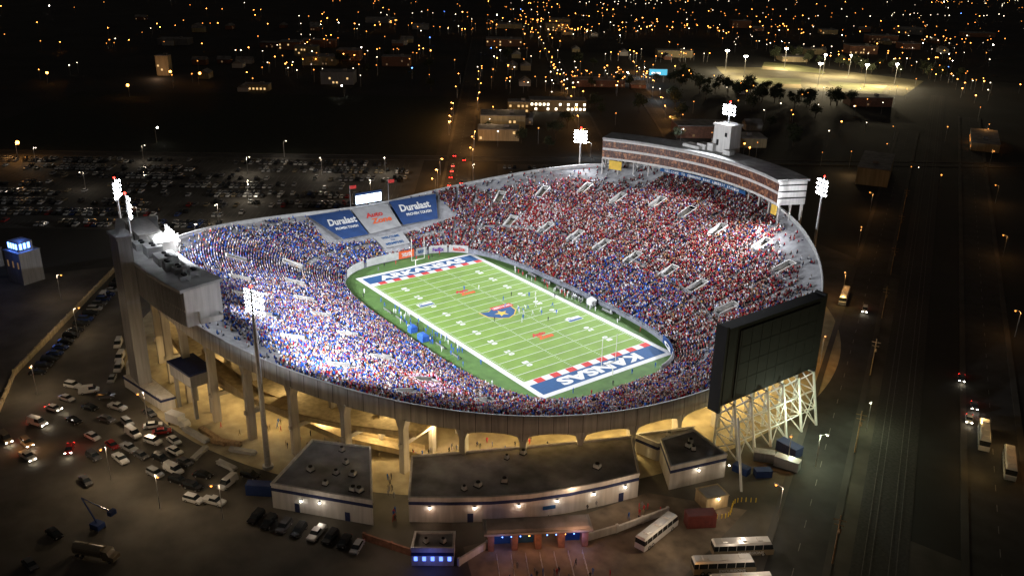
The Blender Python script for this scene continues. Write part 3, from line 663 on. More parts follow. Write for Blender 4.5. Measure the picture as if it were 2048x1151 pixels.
# ---------------------------------------------------------------- floodlights
def tower(x,y,h,target,pole=True,z0=0.,label='tall steel floodlight tower with bright white lamps',e=440000,cols=5,rows_=4):
    t_=ob('floodlight_tower',None,loc=(x,y,z0),label=label,category='floodlight',group='stadium floodlights')
    H=h-z0; v=Vector((target[0]-x,target[1]-y)); a=math.atan2(v.y,v.x)
    mb=MB(); 
    if pole:
        mb.tube((0,0,0),(0,0,H-6),.75,12,r2=.42); mb.tube((0,0,0),(0,0,.8),1.3,12)
    mb.tube((0,0,H-6.2 if pole else 0),(0,0,H+.6),.3,8); obm('pole',mb,[M['steel']],t_)
    mb=MB(); ca,sa=math.cos(a),math.sin(a); rx,ry=-sa,ca; W2=cols*.62
    for r_ in range(rows_):
        z=H-.6-r_*1.55; mb.tube((-rx*W2,-ry*W2,z),(rx*W2,ry*W2,z),.12,6)
    for sg in (-1,1): mb.tube((sg*rx*W2*.6,sg*ry*W2*.6,H-rows_*1.55),(sg*rx*W2*.6,sg*ry*W2*.6,H),.1,6)
    obm('lamp_frame',mb,[M['steel']],t_)
    lm=MB(); lm.tube((0,0,0),(.35*math.cos(-.5),0,.35*math.sin(-.5)),.3,10,0,r2=.5); 
    c0=Vector((.36*math.cos(-.5),0,.36*math.sin(-.5))); dd=Vector((math.cos(-.5),0,math.sin(-.5)))
    lm.tube(c0,c0+dd*.06,.52,10,1); lm.ball((.3,0,-.1),.42,1)
    me=lm.mesh('floodlight',[M['steel'],M['lampw']])
    for r_ in range(rows_):
        for c_ in range(cols):
            o=(c_-(cols-1)/2)*1.24; ob('floodlight',me,t_,(rx*o+ca*.2,ry*o+sa*.2,H-.6-r_*1.55),a)
    mb=MB(); mb.ball((0,0,H+.9),.35); obm('warning_light',mb,[M['lr']],t_)
    light('SPOT',(x+ca*1.6,y+sa*1.6,h-2),e,(.93,.96,1),1.2,target,104,.9,name='floodlight_beam')
    return t_
tower(46,-102,46,(-8,30,0),e=400000); tower(48,105,43,(0,-30,0)); tower(-76,99,39.5,(5,-25,0)); tower(-76,-101,44,(0,20,0))
tower(-10,-113,56,(0,30,0),pole=False,z0=46,label='floodlight mast on the concrete stair tower',cols=3,rows_=4)
tower(-8,118,59.5,(0,-30,0),pole=False,z0=51.5,label='floodlight mast on the lift tower roof',cols=5,rows_=3)
# ---------------------------------------------------------------- scoreboards
sb1=ob('scoreboard',None,loc=(103,9.5,0),label='huge black video board seen from behind on steel trusses',category='scoreboard')
mb=MB(); mb.box(0,0,14.5,3.6,37,20.5); obm('cabinet',mb,[M['dark']],sb1)
mb=MB(); mb.box(1.95,.8,15.5,.25,31,18.2,mi=0)
for k in range(9): mb.box(2.1,-14+k*3.7,15.6,.06,.12,18)
for z in (20,24.5,29): mb.box(2.1,.8,z,.06,30.6,.12)
obm('rear_panel',mb,[mat('rear_cladding',(.009,.009,.010),.25,.3,.8)],sb1)
mb=MB(); mb.box(-1.9,0,15.5,.2,35,18.5); obm('screen',mb,[M['glass']],sb1)
for y_ in (-19,19): 
    mb=MB(); mb.box(0,y_,12.5,3.4,.8,23); obm('side_tower',mb,[M['dark']],sb1)
for k in range(6):
    y_=-15.5+k*6.3; mb=MB()
    for x_ in (-1.5,6.5):
        mb.tube((x_,y_,0),(x_*.5 if x_>0 else x_,y_,14.6),.36,8)
    xa=lambda z:6.5-3.25*z/14.6
    for z0,z1 in ((0,4.8),(4.8,9.6),(9.6,14.4)):
        mb.tube((-1.5,y_,z0),(xa(z1),y_,z1),.2,6); mb.tube((xa(z0),y_,z0),(-1.5,y_,z1),.2,6); mb.tube((-1.5,y_,z1),(xa(z1),y_,z1),.18,6)
    obm('truss_leg',mb,[M['white']],sb1)
mb=MB()
for z in (4.8,9.6): 
    x_=6.5-3.25*z/14.6; mb.tube((x_,-15.5,z),(x_,16,z),.14,6); mb.tube((-1.5,-15.5,z),(-1.5,16,z),.14,6)
for k in range(0,5,2):
    y_=-15.5+k*6.3; mb.tube((6.5,y_,0),(4.4,y_+6.3,9.6),.13,6); mb.tube((6.5,y_+6.3,0),(4.4,y_,9.6),.13,6)
mb.tube((6,-17,12.6),(15.5,-25,0),.3,8)
obm('cross_bracing',mb,[M['white']],sb1)
sb2=ob('scoreboard',None,loc=(-100,3,13),label='small lit video screen standing above the stand rim',category='scoreboard')
mb=MB(); mb.box(-.4,0,1.2,.8,13.4,5.2)
for y_ in (-5,0,5): mb.box(-.6,y_,-13,.5,.5,14.2)
obm('cabinet',mb,[M['dark']],sb2)
mb=MB(); mb.box(.06,0,1.6,.1,12,3.6); obm('screen',mb,[M['scr']],sb2)
mb=MB(); mb.box(.06,0,5.4,.1,12,.8); obm('header_panel',mb,[banb],sb2)
for y_ in (-6,12):
    mb=MB(); mb.tube((0,0,0),(0,0,11),.1,6,r2=.06); mb.quad((0,.05,9.4),(-.3,1.8,9.2),(-.3,1.8,10.6),(0,.05,10.8),1); mb.quad((-.3,1.8,9.2),(.1,2.9,9.3),(.1,2.9,10.7),(-.3,1.8,10.6),1)
    obm('flagpole',mb,[M['steel'],M['red']],loc=(-99,y_,12.5),label='white flagpole with small red flag above rim',category='flagpole',group='rim flagpoles')
# ---------------------------------------------------------------- near buildings
def building(name,poly,h,label,wall='wallw',roof='roof',stripe=True,units=0,par=.5,cat='building'):
    cxx=sum(p[0] for p in poly)/len(poly); cyy=sum(p[1] for p in poly)/len(poly); pl=[(x-cxx,y-cyy) for x,y in poly]
    A=sum(pl[i][0]*pl[(i+1)%len(pl)][1]-pl[(i+1)%len(pl)][0]*pl[i][1] for i in range(len(pl)))
    if A<0: pl=pl[::-1]
    b=ob(name,None,loc=(cxx,cyy,0),label=label,category=cat)
    mb=MB(); mb.prism(pl,0,h,0); obm('wall',mb,[M[wall]],b)
    def offp(o):
        out=[];n=len(pl)
        for i in range(n):
            p0,p1,p2=Vector(pl[i-1]),Vector(pl[i]),Vector(pl[(i+1)%n]); e1=(p1-p0).normalized(); e2=(p2-p1).normalized()
            n1=Vector((e1.y,-e1.x)); n2=Vector((e2.y,-e2.x)); q=(n1+n2); q=q/max(.3,(1+n1.dot(n2))); out.append((p1.x+q.x*o,p1.y+q.y*o))
        return out
    if stripe:
        mb=MB(); mb.prism(offp(.06),h-1.5,h-.7,0); obm('stripe',mb,[M['navy']],b)
    mb=MB(); P0,P1=offp(.12),offp(-.35); n=len(pl)
    for i in range(n):
        j=(i+1)%n; mb.quad((*P0[i],h-.1),(*P0[j],h-.1),(*P0[j],h+par),(*P0[i],h+par)); mb.quad((*P0[i],h+par),(*P0[j],h+par),(*P1[j],h+par),(*P1[i],h+par)); mb.quad((*P1[j],h),(*P1[i],h),(*P1[i],h+par),(*P1[j],h+par))
    obm('parapet',mb,[M[wall]],b)
    mb=MB(); mb.add([(x,y,h+.02) for x,y in P1],[tuple(range(n))]); obm('roof',mb,[M[roof]],b)
    for k in range(units):
        for _ in range(60):
            x=R.uniform(min(p[0] for p in pl),max(p[0] for p in pl)); y=R.uniform(min(p[1] for p in pl),max(p[1] for p in pl))
            ins=all((pl[(i+1)%n][0]-pl[i][0])*(y-pl[i][1])-(pl[(i+1)%n][1]-pl[i][1])*(x-pl[i][0])>2.0*math.hypot(pl[(i+1)%n][0]-pl[i][0],pl[(i+1)%n][1]-pl[i][1]) for i in range(n))
            if ins: break
        if not ins: continue
        mb=MB(); w=R.uniform(1.,1.8); mb.box(0,0,.0,w,w*.9,.25,mi=1); mb.box(0,0,.25,w*.85,w*.75,.9,mi=0,tx=.95); mb.tube((0,0,1.15),(0,0,1.35),w*.3,10,mi=1)
        obm('roof_unit',mb,[M['roofl'],M['dark']],b,(x,y,h+.02),R.random())
    return b,(cxx,cyy)
def wallpts(p,q,n,z0,z1,w,m,par,name,off=.08,org=(0,0)):
    p=Vector(p);q=Vector(q); d=(q-p); L_=d.length; d.normalize(); nn=Vector((d.y,-d.x))
    for k in range(n):
        c_=p+d*L_*(k+.5)/n+nn*off; mb=MB(); a_=c_-d*w/2; b_=c_+d*w/2
        mb.quad((a_.x-org[0],a_.y-org[1],z0),(b_.x-org[0],b_.y-org[1],z0),(b_.x-org[0],b_.y-org[1],z1),(a_.x-org[0],a_.y-org[1],z1)); obm(name,mb,[m],par)
b1_,o1_=building('service_building',[(62,-107.3),(50,-92),(61,-82),(80.6,-92)],6,'white wedge shaped single storey building with flat grey roof',units=8)
wallpts((62,-107.3),(80.6,-92),2,0,2.3,1.2,M['navy'],b1_,'door',.08,o1_)
arc=[]
for k in range(7):
    t_=k/6; x=84+(106-84)*t_; y=-85+48*t_; bl=3.6*math.sin(math.pi*t_); arc.append((x+bl*.909,y-bl*.417))
mainb,mo_=building('service_building',[(70,-76),(81.8,-51.5),(93,-27)]+arc[::-1],6,'long white curved building with navy stripe and flat roof',units=6)
wallpts(arc[1],arc[2],1,0,2.3,1.3,M['navy'],mainb,'door',.08,mo_); wallpts(arc[3],arc[4],1,1.8,2.8,3,M['blue'],mainb,'blue_sign',.1,mo_); wallpts(arc[5],arc[6],1,0,2.3,1.3,M['navy'],mainb,'door',.08,mo_)
building('service_building',[(98,-22),(99.5,-12),(112,-14),(108.2,-29)],6,'small white angled building with navy stripe',units=3)
building('service_building',[(91,-24),(97,-9),(99.3,-12.5),(97.6,-22.5)],4.6,'low white annex with dark roof beside steps',units=1)
building('service_hut',[(114.5,-27),(116.2,-21.5),(120.6,-22.8),(119,-28.3)],3.2,'small beige hut with pale roof lit from outside','beige','roofl',False,0,.1)
tb,to_=building('ticket_booth',[(97,-92),(92.8,-88.6),(97.6,-81.8),(102,-85)],4,'square ticket kiosk glowing with blue light',units=2)
wallpts((97,-92),(102,-85),5,1.3,2.3,.7,glow('booth_blue',(.12,.22,1),3),tb,'window',.1,to_)
light('POINT',(101.5,-90.5,2.6),120,(.15,.2,1),.3)
gt=ob('entrance_gate',None,loc=(106,-66.5,0),label='brick entrance gate with blue lit turnstile openings',category='gate')
ga=math.atan2(17,10)
for k in range(5):
    mb=MB(); mb.box(-10+k*5,0,0,1.3,4,4.2); obm('pillar',mb,[M['brick']],gt,rz=ga)
mb=MB(); mb.box(0,.2,4.2,23,5.4,.5); mb.box(0,.2,4.7,22,4.6,.35,tx=.98,ty=.8); obm('roof',mb,[M['roof']],gt,rz=ga)
for k in (0,1,3):
    mb=MB(); mb.box(-7.5+k*5,.6,0,3.6,.3,2.3); obm('turnstile_panel',mb,[M['blue']],gt,rz=ga)
for k in range(11):
    mb=MB(); mb.ball((-9.5+k*1.9,-1.6,3.2),.13); obm('lamp',mb,[M['lb'] if k%4 else M['lo']],gt,rz=ga)
d_=Vector((math.cos(ga),math.sin(ga))); nn_=Vector((d_.y,-d_.x))
for o in (-8,-2.5,3,8.5):
    p=Vector((106,-66.5))+d_*o+nn_*3; light('POINT',(p.x,p.y,3),130 if o>-5 else 90,(.2,.3,1) if o not in(3,-2.5) else (1,.45,.2),.15)
for p_,e_,c_ in (((114,-62),900,(1,.5,.28)),((110,-78),650,(1,.5,.3)),((124,-46),900,(1,.75,.5)),((131,-30),900,(1,.8,.6)),((110,-44),600,(1,.7,.45)),((92,-94),450,(1,.7,.5)),((141,-38),700,(1,.8,.6)),((76,-104),350,(1,.8,.6)),((76,-84),700,(1,.75,.4)),((103,-54),500,(1,.7,.45))): light('POINT',(*p_,7),e_,c_,.3)  # fill lights without fixtures, added to brighten apron, coaches and nearby walls
for k in range(7):
    mb=MB(); 
    for j in range(6): mb.tube((0,-j*1.6,0),(0,-j*1.6,1),.05,5)
    mb.tube((0,0,1),(0,-8,1),.05,5); mb.tube((0,0,.5),(0,-8,.5),.04,5)
    p=Vector((106,-66.5))+d_*(-9+k*3)+nn_*4.2; obm('queue_rail',mb,[M['steel']],loc=(p.x,p.y,0),rz=ga,label='galvanised crowd control railing on the pavement',category='railing',group='queue railings')
def wall(p,q,h,t,m,label,cat='wall',name='boundary_wall'):
    p=Vector(p);q=Vector(q); d=q-p; mb=MB(); L_=d.length; mb.box(0,0,0,L_,t,h); mb.box(0,0,h,L_+.1,t+.15,.12); n=int(L_/5)
    for k in range(n+1): mb.box(-L_/2+L_*k/max(1,n),0,0,.6,t+.25,h+.3)
    return obm(name,mb,[M[m]],loc=((p.x+q.x)/2,(p.y+q.y)/2,0),rz=math.atan2(d.y,d.x),label=label,category=cat)
wall((102.5,-84),(101.2,-76),1.6,.3,'wallw','low white wall linking booth and gate')
wall((111.5,-57.5),(113,-50),1.8,.3,'wallw','low white wall beside the entrance gate')
wall((113,-50),(114.5,-36),1.5,.3,'wallw','low pale wall behind the parked coach')
wall((84,-96),(96,-89.5),1.6,.3,'brick','low brick wall beside parked cars')
wall((-41,-143),(-118,-95),1.6,.5,'beige','long concrete retaining wall beside the lot')
wall((-20,-150),(-41,-143),1.2,.4,'beige','low concrete wall at the lot edge')
lampmb=MB(); lampmb.box(0,0,0,.3,.5,.3); lampmb.ball((.2,0,-.1),.2,1); lme=lampmb.mesh('wall_lamp',[M['dark'],M['lw']])
def wlamp(x,y,z,a,e=90,c=(1,.72,.4)):
    ob('wall_lamp',lme,loc=(x,y,z),rz=a,label='small bright lamp fixed on a white wall',category='wall lamp',group='lamps on building walls')
    if e: light('POINT',(x+math.cos(a)*1.,y+math.sin(a)*1.,z-.5),e,c,.15,name='wall_lamp_light')
for k in (.5,1.6,2.7,3.7,4.7,5.6):
    j=int(k); t_=k-j; x=arc[j][0]+(arc[min(6,j+1)][0]-arc[j][0])*t_; y=arc[j][1]+(arc[min(6,j+1)][1]-arc[j][1])*t_
    wlamp(x+.25,y-.1,4.,-.43,45,(1,.55,.3) if k<3 else (.95,.8,.6))
wlamp(71.5,-100.2,4.0,-.9,50,(1,.85,.65)); wlamp(110.5,-22,4.2,.1,55,(1,.75,.45)); wlamp(113,-14.2,4,.0,40); wlamp(119.9,-25.5,3,-.3,110,(1,.7,.4)); wlamp(68,-103,3.6,-.9,0)
# ---------------------------------------------------------------- vehicles
def prof(mb,pts,w,mi,top_in=.0):
    n=len(pts); vs=[]
    zs_=[p[1] for p in pts]; z0,z1=min(zs_),max(zs_)
    for sg in (-1,1):
        for (x,z) in pts: vs.append((x,sg*(w/2-top_in*(z-z0)/(z1-z0)),z))
    fs=[tuple(range(n)),tuple(range(2*n-1,n-1,-1))]+[(i,(i+1)%n,n+(i+1)%n,n+i)[::-1] for i in range(n)]
    mb.add(vs,fs,mi)
CAR={
'sedan':dict(L=4.7,w=1.8,body=[(-2.3,.3),(2.3,.3),(2.35,.65),(2.2,.82),(1.0,.95),(-1.7,1.0),(-2.3,.9)],cab=((-1.75,1.35,.95),(-1.1,.55,1.45))),
'suv':dict(L=4.8,w=1.9,body=[(-2.35,.35),(2.35,.35),(2.4,.8),(2.25,1.0),(1.15,1.12),(-2.35,1.12)],cab=((-2.33,1.25,1.1),(-2.0,.6,1.75))),
'pickup':dict(L=5.6,w=1.95,body=[(-2.8,.45),(2.75,.45),(2.8,.9),(2.65,1.08),(1.3,1.18),(-2.8,1.15)],cab=((-.9,1.4,1.15),(-.6,.8,1.8))),
'van':dict(L=5.4,w=2.0,body=[(-2.7,.4),(2.6,.4),(2.65,.85),(2.3,1.1),(1.7,1.25),(-2.7,1.3)],cab=((-2.68,1.8,1.28),(-2.6,1.1,2.15))),
}
def cabin(mb,cab,w,miG,miR):
    (x0,x1,z0),(x2,x3,z1)=cab; a=w/2-.08; b=w/2-.25
    vs=[(x0,-a,z0),(x1,-a,z0),(x1,a,z0),(x0,a,z0),(x2,-b,z1),(x3,-b,z1),(x3,b,z1),(x2,b,z1)]
    mb.add(vs,[(0,1,5,4),(1,2,6,5),(2,3,7,6),(3,0,4,7)],miG); mb.add([(x2-.04,-b-.03,z1+.01),(x3+.04,-b-.03,z1+.01),(x3+.04,b+.03,z1+.01),(x2-.04,b+.03,z1+.01),(x2,-b,z1+.06),(x3,-b,z1+.06),(x3,b,z1+.06),(x2,b,z1+.06)],[(4,5,6,7),(0,1,5,4),(1,2,6,5),(2,3,7,6),(3,0,4,7)],miR)
whl=MB(); whl.tube((0,-.12,0),(0,.12,0),.34,12,0); whl.tube((0,-.13,0),(0,.13,0),.2,8,1); wme=whl.mesh('wheel',[M['tyre'],M['steel']])
hl=MB(); hl.box(0,0,0,.08,.35,.16,mi=0); hme=hl.mesh('headlight',[M['steel']]); hon=hl.mesh('headlight',[M['lw']]); tme=hl.mesh('tail_light',[M['red']]); ton=hl.mesh('tail_light',[M['lr']])
cpaint={n:mat('car_paint_'+n,c_,.05,1,.25,.2) for n,c_ in dict(white=(.75,.75,.75),black=(.02,.02,.022),silver=(.4,.41,.43),red=(.3,.03,.03),blue=(.03,.06,.2),grey=(.12,.12,.13),tan=(.3,.25,.17)).items()}
CM={}
for kn,sp in CAR.items():
    mb=MB(); prof(mb,sp['body'],sp['w'],0,.06)
    if kn=='van': mb.box(-1.3,0,1.28,2.6,1.86,.84,mi=0,ty=.86)
    if kn=='pickup': mb.box(-1.9,0,1.16,1.7,1.6,.02,mi=0)
    body=mb.mesh('body',[cpaint['white']])
    g_=MB(); cabin(g_,sp['cab'],sp['w'],0,1); gl=g_.mesh('cabin',[M['glass'],cpaint['white']])
    CM[kn]=(body,gl)
def car(x,y,deg,kn,col,lights=False,label=None,group='cars parked outside the stadium',z=0.):
    sp=CAR[kn]; nm={'sedan':'parked_car','suv':'parked_suv','pickup':'pickup_truck','van':'parked_van'}[kn]; ct={'sedan':'car','suv':'car','pickup':'pickup truck','van':'van'}[kn]
    o=ob(nm,None,loc=(x,y,z),rz=rad(deg),label=label or '%s %s parked on the asphalt outside the stadium'%(col,ct),category=ct,group=group)
    b=ob('body',CM[kn][0],o); setm(b,0,cpaint[col]); b=ob('cabin',CM[kn][1],o); setm(b,1,cpaint[col])
    for sx in (-1,1):
        for sy in (-1,1): ob('wheel',wme,o,(sx*sp['L']*.31,sy*(sp['w']/2-.1),.34))
    for sy in (-1,1):
        ob('headlight',hon if lights else hme,o,(sp['L']/2-.02,sy*.65,.62)); ob('tail_light',ton if lights else tme,o,(-sp['L']/2+.01,sy*.7,.72))
    return o
near=[(64,-112,-52,'suv','black'),(67.4,-110.5,-52,'suv','black'),(70.6,-108.3,-52,'suv','grey'),(73.8,-106.3,-52,'suv','black'),(76.8,-103.6,-52,'pickup','white'),(79.8,-101.8,-52,'suv','black'),(82.6,-100,-52,'sedan','black'),(85.8,-98.6,-50,'sedan','silver'),
(53,-117.5,35,'pickup','white'),(49.6,-121,35,'suv','white'),(47.8,-112.5,-60,'van','white'),(44.5,-119.5,30,'suv','black'),(40,-121.5,30,'suv','black'),(41,-116,35,'sedan','black'),(35,-121,25,'van','white'),(33,-117.8,20,'sedan','grey'),(28,-122,20,'suv','black'),(26.5,-118.2,20,'sedan','white'),(47.5,-107,30,'suv','black'),(23,-130,15,'pickup','white'),(19,-127,15,'pickup','silver'),(15,-130,15,'sedan','red'),(12.5,-124.3,15,'van','white'),(19,-121.2,30,'suv','white'),(15.5,-118,70,'sedan','red'),(21.5,-116.8,10,'sedan','white'),(11,-119,70,'sedan','white'),(4,-117.8,10,'sedan','grey'),(-18,-128,70,'van','white'),(-4,-124,30,'pickup','white'),(1,-128,30,'sedan','grey'),(8,-133,20,'sedan','white'),(-28,-117.6,-25,'van','white'),(-35,-115.5,-25,'van','white'),(-45,-113.5,-25,'van','white'),(-22,-121,-25,'sedan','silver'),(58.5,-102.5,45,'van','white'),(-88,-108,-30,'van','white'),(45,-149,20,'sedan','black'),(53,-155,15,'sedan','grey'),(28,-139,10,'sedan','grey'),(6,-124,10,'suv','silver'),(-8,-130,35,'sedan','black'),(-12,-125,60,'suv','grey'),(24,-125.5,20,'sedan','grey'),(34,-125,20,'suv','silver'),(-17,-134,30,'sedan','white'),(-3,-135,20,'sedan','black'),(18,-135,15,'suv','grey'),(-24,-131,40,'suv','white')]
for (x,y,dg_,kn,col) in near: car(x,y,dg_+R.uniform(-4,4),kn,col)
for k in range(19):
    t_=k/18; x=-38-66*t_; y=-137.5+40.5*t_; car(x,y,56+R.uniform(-4,4),R.choice(['sedan','suv','suv']),R.choice(['black','grey','black','silver','blue']),group='cars parked along the retaining wall')
for (x,y,dg_,kn,col,lab) in [(11,-139,-20,'sedan','red','red lit car glowing from its tail lights'),(-7,-143,30,'van','white','white van with headlamps switched on'),(2,-147,10,'suv','tan','tan vehicle with amber and white lamps on'),(9,-148,15,'pickup','white','white truck with headlamps switched on'),(-3,-151,10,'van','tan','tan van with lamps on beside others'),(-13,-138,30,'sedan','white','white car with lamps on in yard'),
   (70.5,107,-60,'suv','white','white car driving along the street'),(118,84,-62,'sedan','grey','grey car with headlamps on driving away'),(129,70.5,-62,'sedan','grey','dark car with headlamps on in street'),(132,62,-62,'sedan','white','white car driving beyond the railway')]:
    car(x,y,dg_,kn,col,True,lab,'cars with their lamps on')
    a_=rad(dg_); light('POINT',(x+math.cos(a_)*4,y+math.sin(a_)*4,.8),60,(1,.85,.6),.1); light('POINT',(x-math.cos(a_)*3.2,y-math.sin(a_)*3.2,.8),30,(1,.05,.03),.1)
for (x,y) in ((3,-149),(6,-145)): light('POINT',(x,y,2.5),140,(1,.4,.08),.2)
light('POINT',(11,-137,2),70,(1,.04,.02),.2)
def coach(x,y,deg,label,txt=None,lower='tan',z=0):
    o=ob('coach',None,loc=(x,y,z),rz=rad(deg),label=label,category='coach',group='coaches by the entrance')
    L_=13.;w=2.55
    mb=MB(); prof(mb,[(-L_/2,.35),(L_/2-.1,.35),(L_/2,1.5),(L_/2-.15,1.7),(-L_/2,1.7)],w,0); obm('lower_body',mb,[cpaint[lower]],o)
    mb=MB(); prof(mb,[(-L_/2+.05,1.7),(L_/2-.2,1.7),(L_/2-.6,2.95),(-L_/2+.1,2.95)],w-.1,0); obm('window_band',mb,[M['glass']],o)
    mb=MB(); prof(mb,[(-L_/2,2.95),(L_/2-.6,2.95),(L_/2-.9,3.4),(-L_/2+.3,3.4)],w,0,.25)
    for xx in (-4,0,3.5): mb.box(xx,0,3.4,1.2,1.3,.2,mi=0,tx=.8,ty=.8)
    for xx in np.arange(-5.5,5.5,1.9):
        for sy in (-1,1): mb.box(xx,sy*(w/2-.03),1.7,.1,.06,1.25)
    obm('roof',mb,[cpaint['white']],o)
    for xx in (-4.6,-3.3,4.2):
        for sy in (-1,1): 
            wh=ob('wheel',wme,o,(xx,sy*(w/2-.12),.5)); wh.scale=(1.45,1.2,1.45)
    for sy in (-1,1): ob('headlight',hme,o,(L_/2+.01,sy*.9,.8))
    if txt: text(txt,5.5,.7,cpaint['white'],frame((1.5,-w/2-.03,1.05),(1,0,0),(0,0,1)),o,'lettering',.03)
    return o
coach(119.2,-44,101,'white coach with dark windows parked beside low wall',None,'white')
coach(133.5,-33.2,58.5,'white and gold coach with lettering on side','EXCURSIONS','tan'); coach(135,-40.8,58.5,'white topped coach parked parallel to another','EXCURSIONS','tan'); coach(141,-42,58.5,'white coach parked at the edge of the yard',None,'white')
coach(60,110,-62,'white coach with warm lamps on the street',None,'white'); coach(139.5,55,-62,'pale coach waiting beyond the railway',None,'white'); coach(150,47,-62,'pale coach queueing beyond the railway',None,'white')
for (x,y) in ((63,104),(136,60),(145,54),(147,38)): light('POINT',(x,y,4.5),420,(1,.6,.2),.2)
def boxtruck(x,y,deg,L_,col,label):
    o=ob('box_truck',None,loc=(x,y,0),rz=rad(deg),label=label,category='truck')
    mb=MB(); mb.box(-.9,0,1,L_-2.2,2.4,2.5); obm('cargo_box',mb,[cpaint[col]],o)
    mb=MB(); prof(mb,[(L_/2-2,.5),(L_/2,.5),(L_/2,1.4),(L_/2-.6,2.3),(L_/2-2,2.3)],2.1,0); obm('cab',mb,[cpaint['white']],o)
    for xx in (-L_/2+1.2,L_/2-1.1):
        for sy in (-1,1): ob('wheel',wme,o,(xx,sy*1.0,.4))
boxtruck(14,-113.4,25,7,'white','white box truck parked near the stadium columns'); boxtruck(-24,-114.8,-25,7,'white','white box truck parked behind the stands')
o=ob('tanker_truck',None,loc=(57,-144,0),rz=rad(40),label='beige tanker truck parked on dark asphalt',category='truck')
mb=MB(); mb.tube((-4,0,1.9),(2.6,0,1.9),1.15,16); mb.box(-.7,0,.7,7,1.6,.5); mb.tube((-1,0,3),(-1,0,3.2),.4,10); obm('tank',mb,[cpaint['tan']],o)
mb=MB(); prof(mb,[(2.9,.5),(5.6,.5),(5.6,1.5),(4.6,1.6),(4.2,2.6),(2.9,2.6)],2.2,0); obm('cab',mb,[cpaint['tan']],o)
for xx in (-3,-1.8,4.6):
    for sy in (-1,1): ob('wheel',wme,o,(xx,sy*1.05,.42))
o=ob('boom_lift',None,loc=(48,-141,0),rz=rad(30),label='blue articulated boom lift with raised arm',category='boom lift')
mb=MB(); mb.box(0,0,.5,2.4,2,1.2); obm('chassis',mb,[cpaint['blue']],o); mb=MB(); mb.tube((0,0,1.6),(-6,2,5),.18,6); mb.tube((-6,2,5),(6,-1,7),.14,6); mb.box(6.3,-1,6.4,1,1.6,1); obm('boom',mb,[cpaint['blue']],o)
for sx in (-1,1):
    for sy in (-1,1): ob('wheel',wme,o,(sx*.9,sy*.95,.34))
def crate(x,y,rz,sx,sy,h,m,name,label,cat,ribs=True):
    mb=MB(); mb.box(0,0,0,sx,sy,h)
    if ribs:
        for k in range(int(sx/.6)):
            for sg in (-1,1): mb.box(-sx/2+.3+k*.6,sg*(sy/2+.03),.1,.25,.06,h-.2)
        mb.box(0,0,h,sx+.08,sy+.08,.08)
    return obm(name,mb,[m],loc=(x,y,0),rz=rz,label=label,category=cat)
crate(55,-107.5,rad(50),6,2.4,2.6,cpaint['blue'],'shipping_container','blue ribbed container on the asphalt','container')
crate(121.5,-33,rad(60),6.5,2.8,3.2,mat('red_trailer',(.14,.03,.025),.2,1),'shipping_container','red ribbed container beside small hut','container')
crate(113,-9,rad(10),4,2,1.8,cpaint['blue'],'dumpster','blue metal dumpster beneath the truss legs','dumpster'); crate(117,-6,rad(60),4,2,1.8,cpaint['blue'],'dumpster','blue metal dumpster near the yard','dumpster'); crate(112.5,0,rad(40),5,2.4,2.4,M['clad'],'generator','grey generator cabinet beneath the video board','generator')
crate(58,-97,rad(30),1.8,1.8,2,M['wallw'],'utility_cabinet','white utility cabinet next to floodlight pole','cabinet',False); crate(114,8,0,6,3,2.6,M['navy'],'shipping_container','navy container beneath the video board','container')
crate(118,2,rad(20),6,2.4,2.6,cpaint['silver'],'shipping_container','silver container near the truss legs','container')
for (x,y,a_,L_,n_) in [(22,-111.5,15,10,4),(25,-108,12,12,3),(30,-106.5,40,8,4),(36,-104.5,40,7,3),(40,-110,20,6,3),(31,-113.5,-50,6,3)]:
    mb=MB()
    for k in range(n_):
        for j in range(3): mb.box(R.uniform(-.2,.2),(j-1)*.5,k*.28+.1,L_,.42,.26)
    for sx in (-.35,.35): mb.box(sx*L_,0,0,.3,1.6,.12)
    obm('timber_stack',mb,[M['wood'] if R.random()<.4 else M['roofl']],loc=(x,y,0),rz=rad(a_),label='stack of long building boards on the ground',category='building materials',group='stacked boards')
for k in range(16):
    mb=MB(); mb.tube((0,0,0),(0,0,1.1),.12,8); mb.tube((0,0,1.1),(0,0,1.16),.08,8); t_=k/15; obm('bollard',mb,[M['ypaint']],loc=(121.5+1.5*math.sin(k*.45)+t_*1,-29+t_*13,0),label='yellow steel bollard guarding the hut',category='bollard',group='yellow bollards')
# ---------------------------------------------------------------- far car park
def simplecar():
    mb=MB(); sp=CAR['sedan']; prof(mb,sp['body'],1.8,0,.06); cabin(mb,sp['cab'],1.8,1,0)
    for sx in (-1.4,1.4):
        for sy in (-.85,.85): mb.tube((sx,sy-.08,.33),(sx,sy+.08,.33),.33,6,2)
    return mb
sc_=simplecar(); spots=[]
for b in rows:
    for ro in (-2.6,2.6):
        for a in np.arange(-320,-50,2.75):
            x,y=ab(a+1.4,b+ro)
            if rimF(np.array(x),np.array(y))<.35: continue
            dn=.5+.4*math.sin(a*.045+b*.09)+.2*math.sin(a*.13)
            if R.random()<dn: spots.append((x,y,AE2+(0 if R.random()<.5 else math.pi)))
for b in (160,176,192,206):
    for a in np.arange(4,90,2.75):
        if R.random()<.5: x,y=ab(a,b); spots.append((x,y,AE2))
for k in range(60):
    if R.random()<.6: x,y=rn(168,-60+k*2.8); spots.append((x,y,math.atan2(.479,.878)))
spots.sort(key=lambda p:(p[0]-228)**2+(p[1]+165)**2)
smesh=sc_.mesh('parked_car',[cpaint['white'],M['glass'],M['tyre']])
cw=['white','white','silver','silver','black','black','black','grey','grey','red','blue','tan']
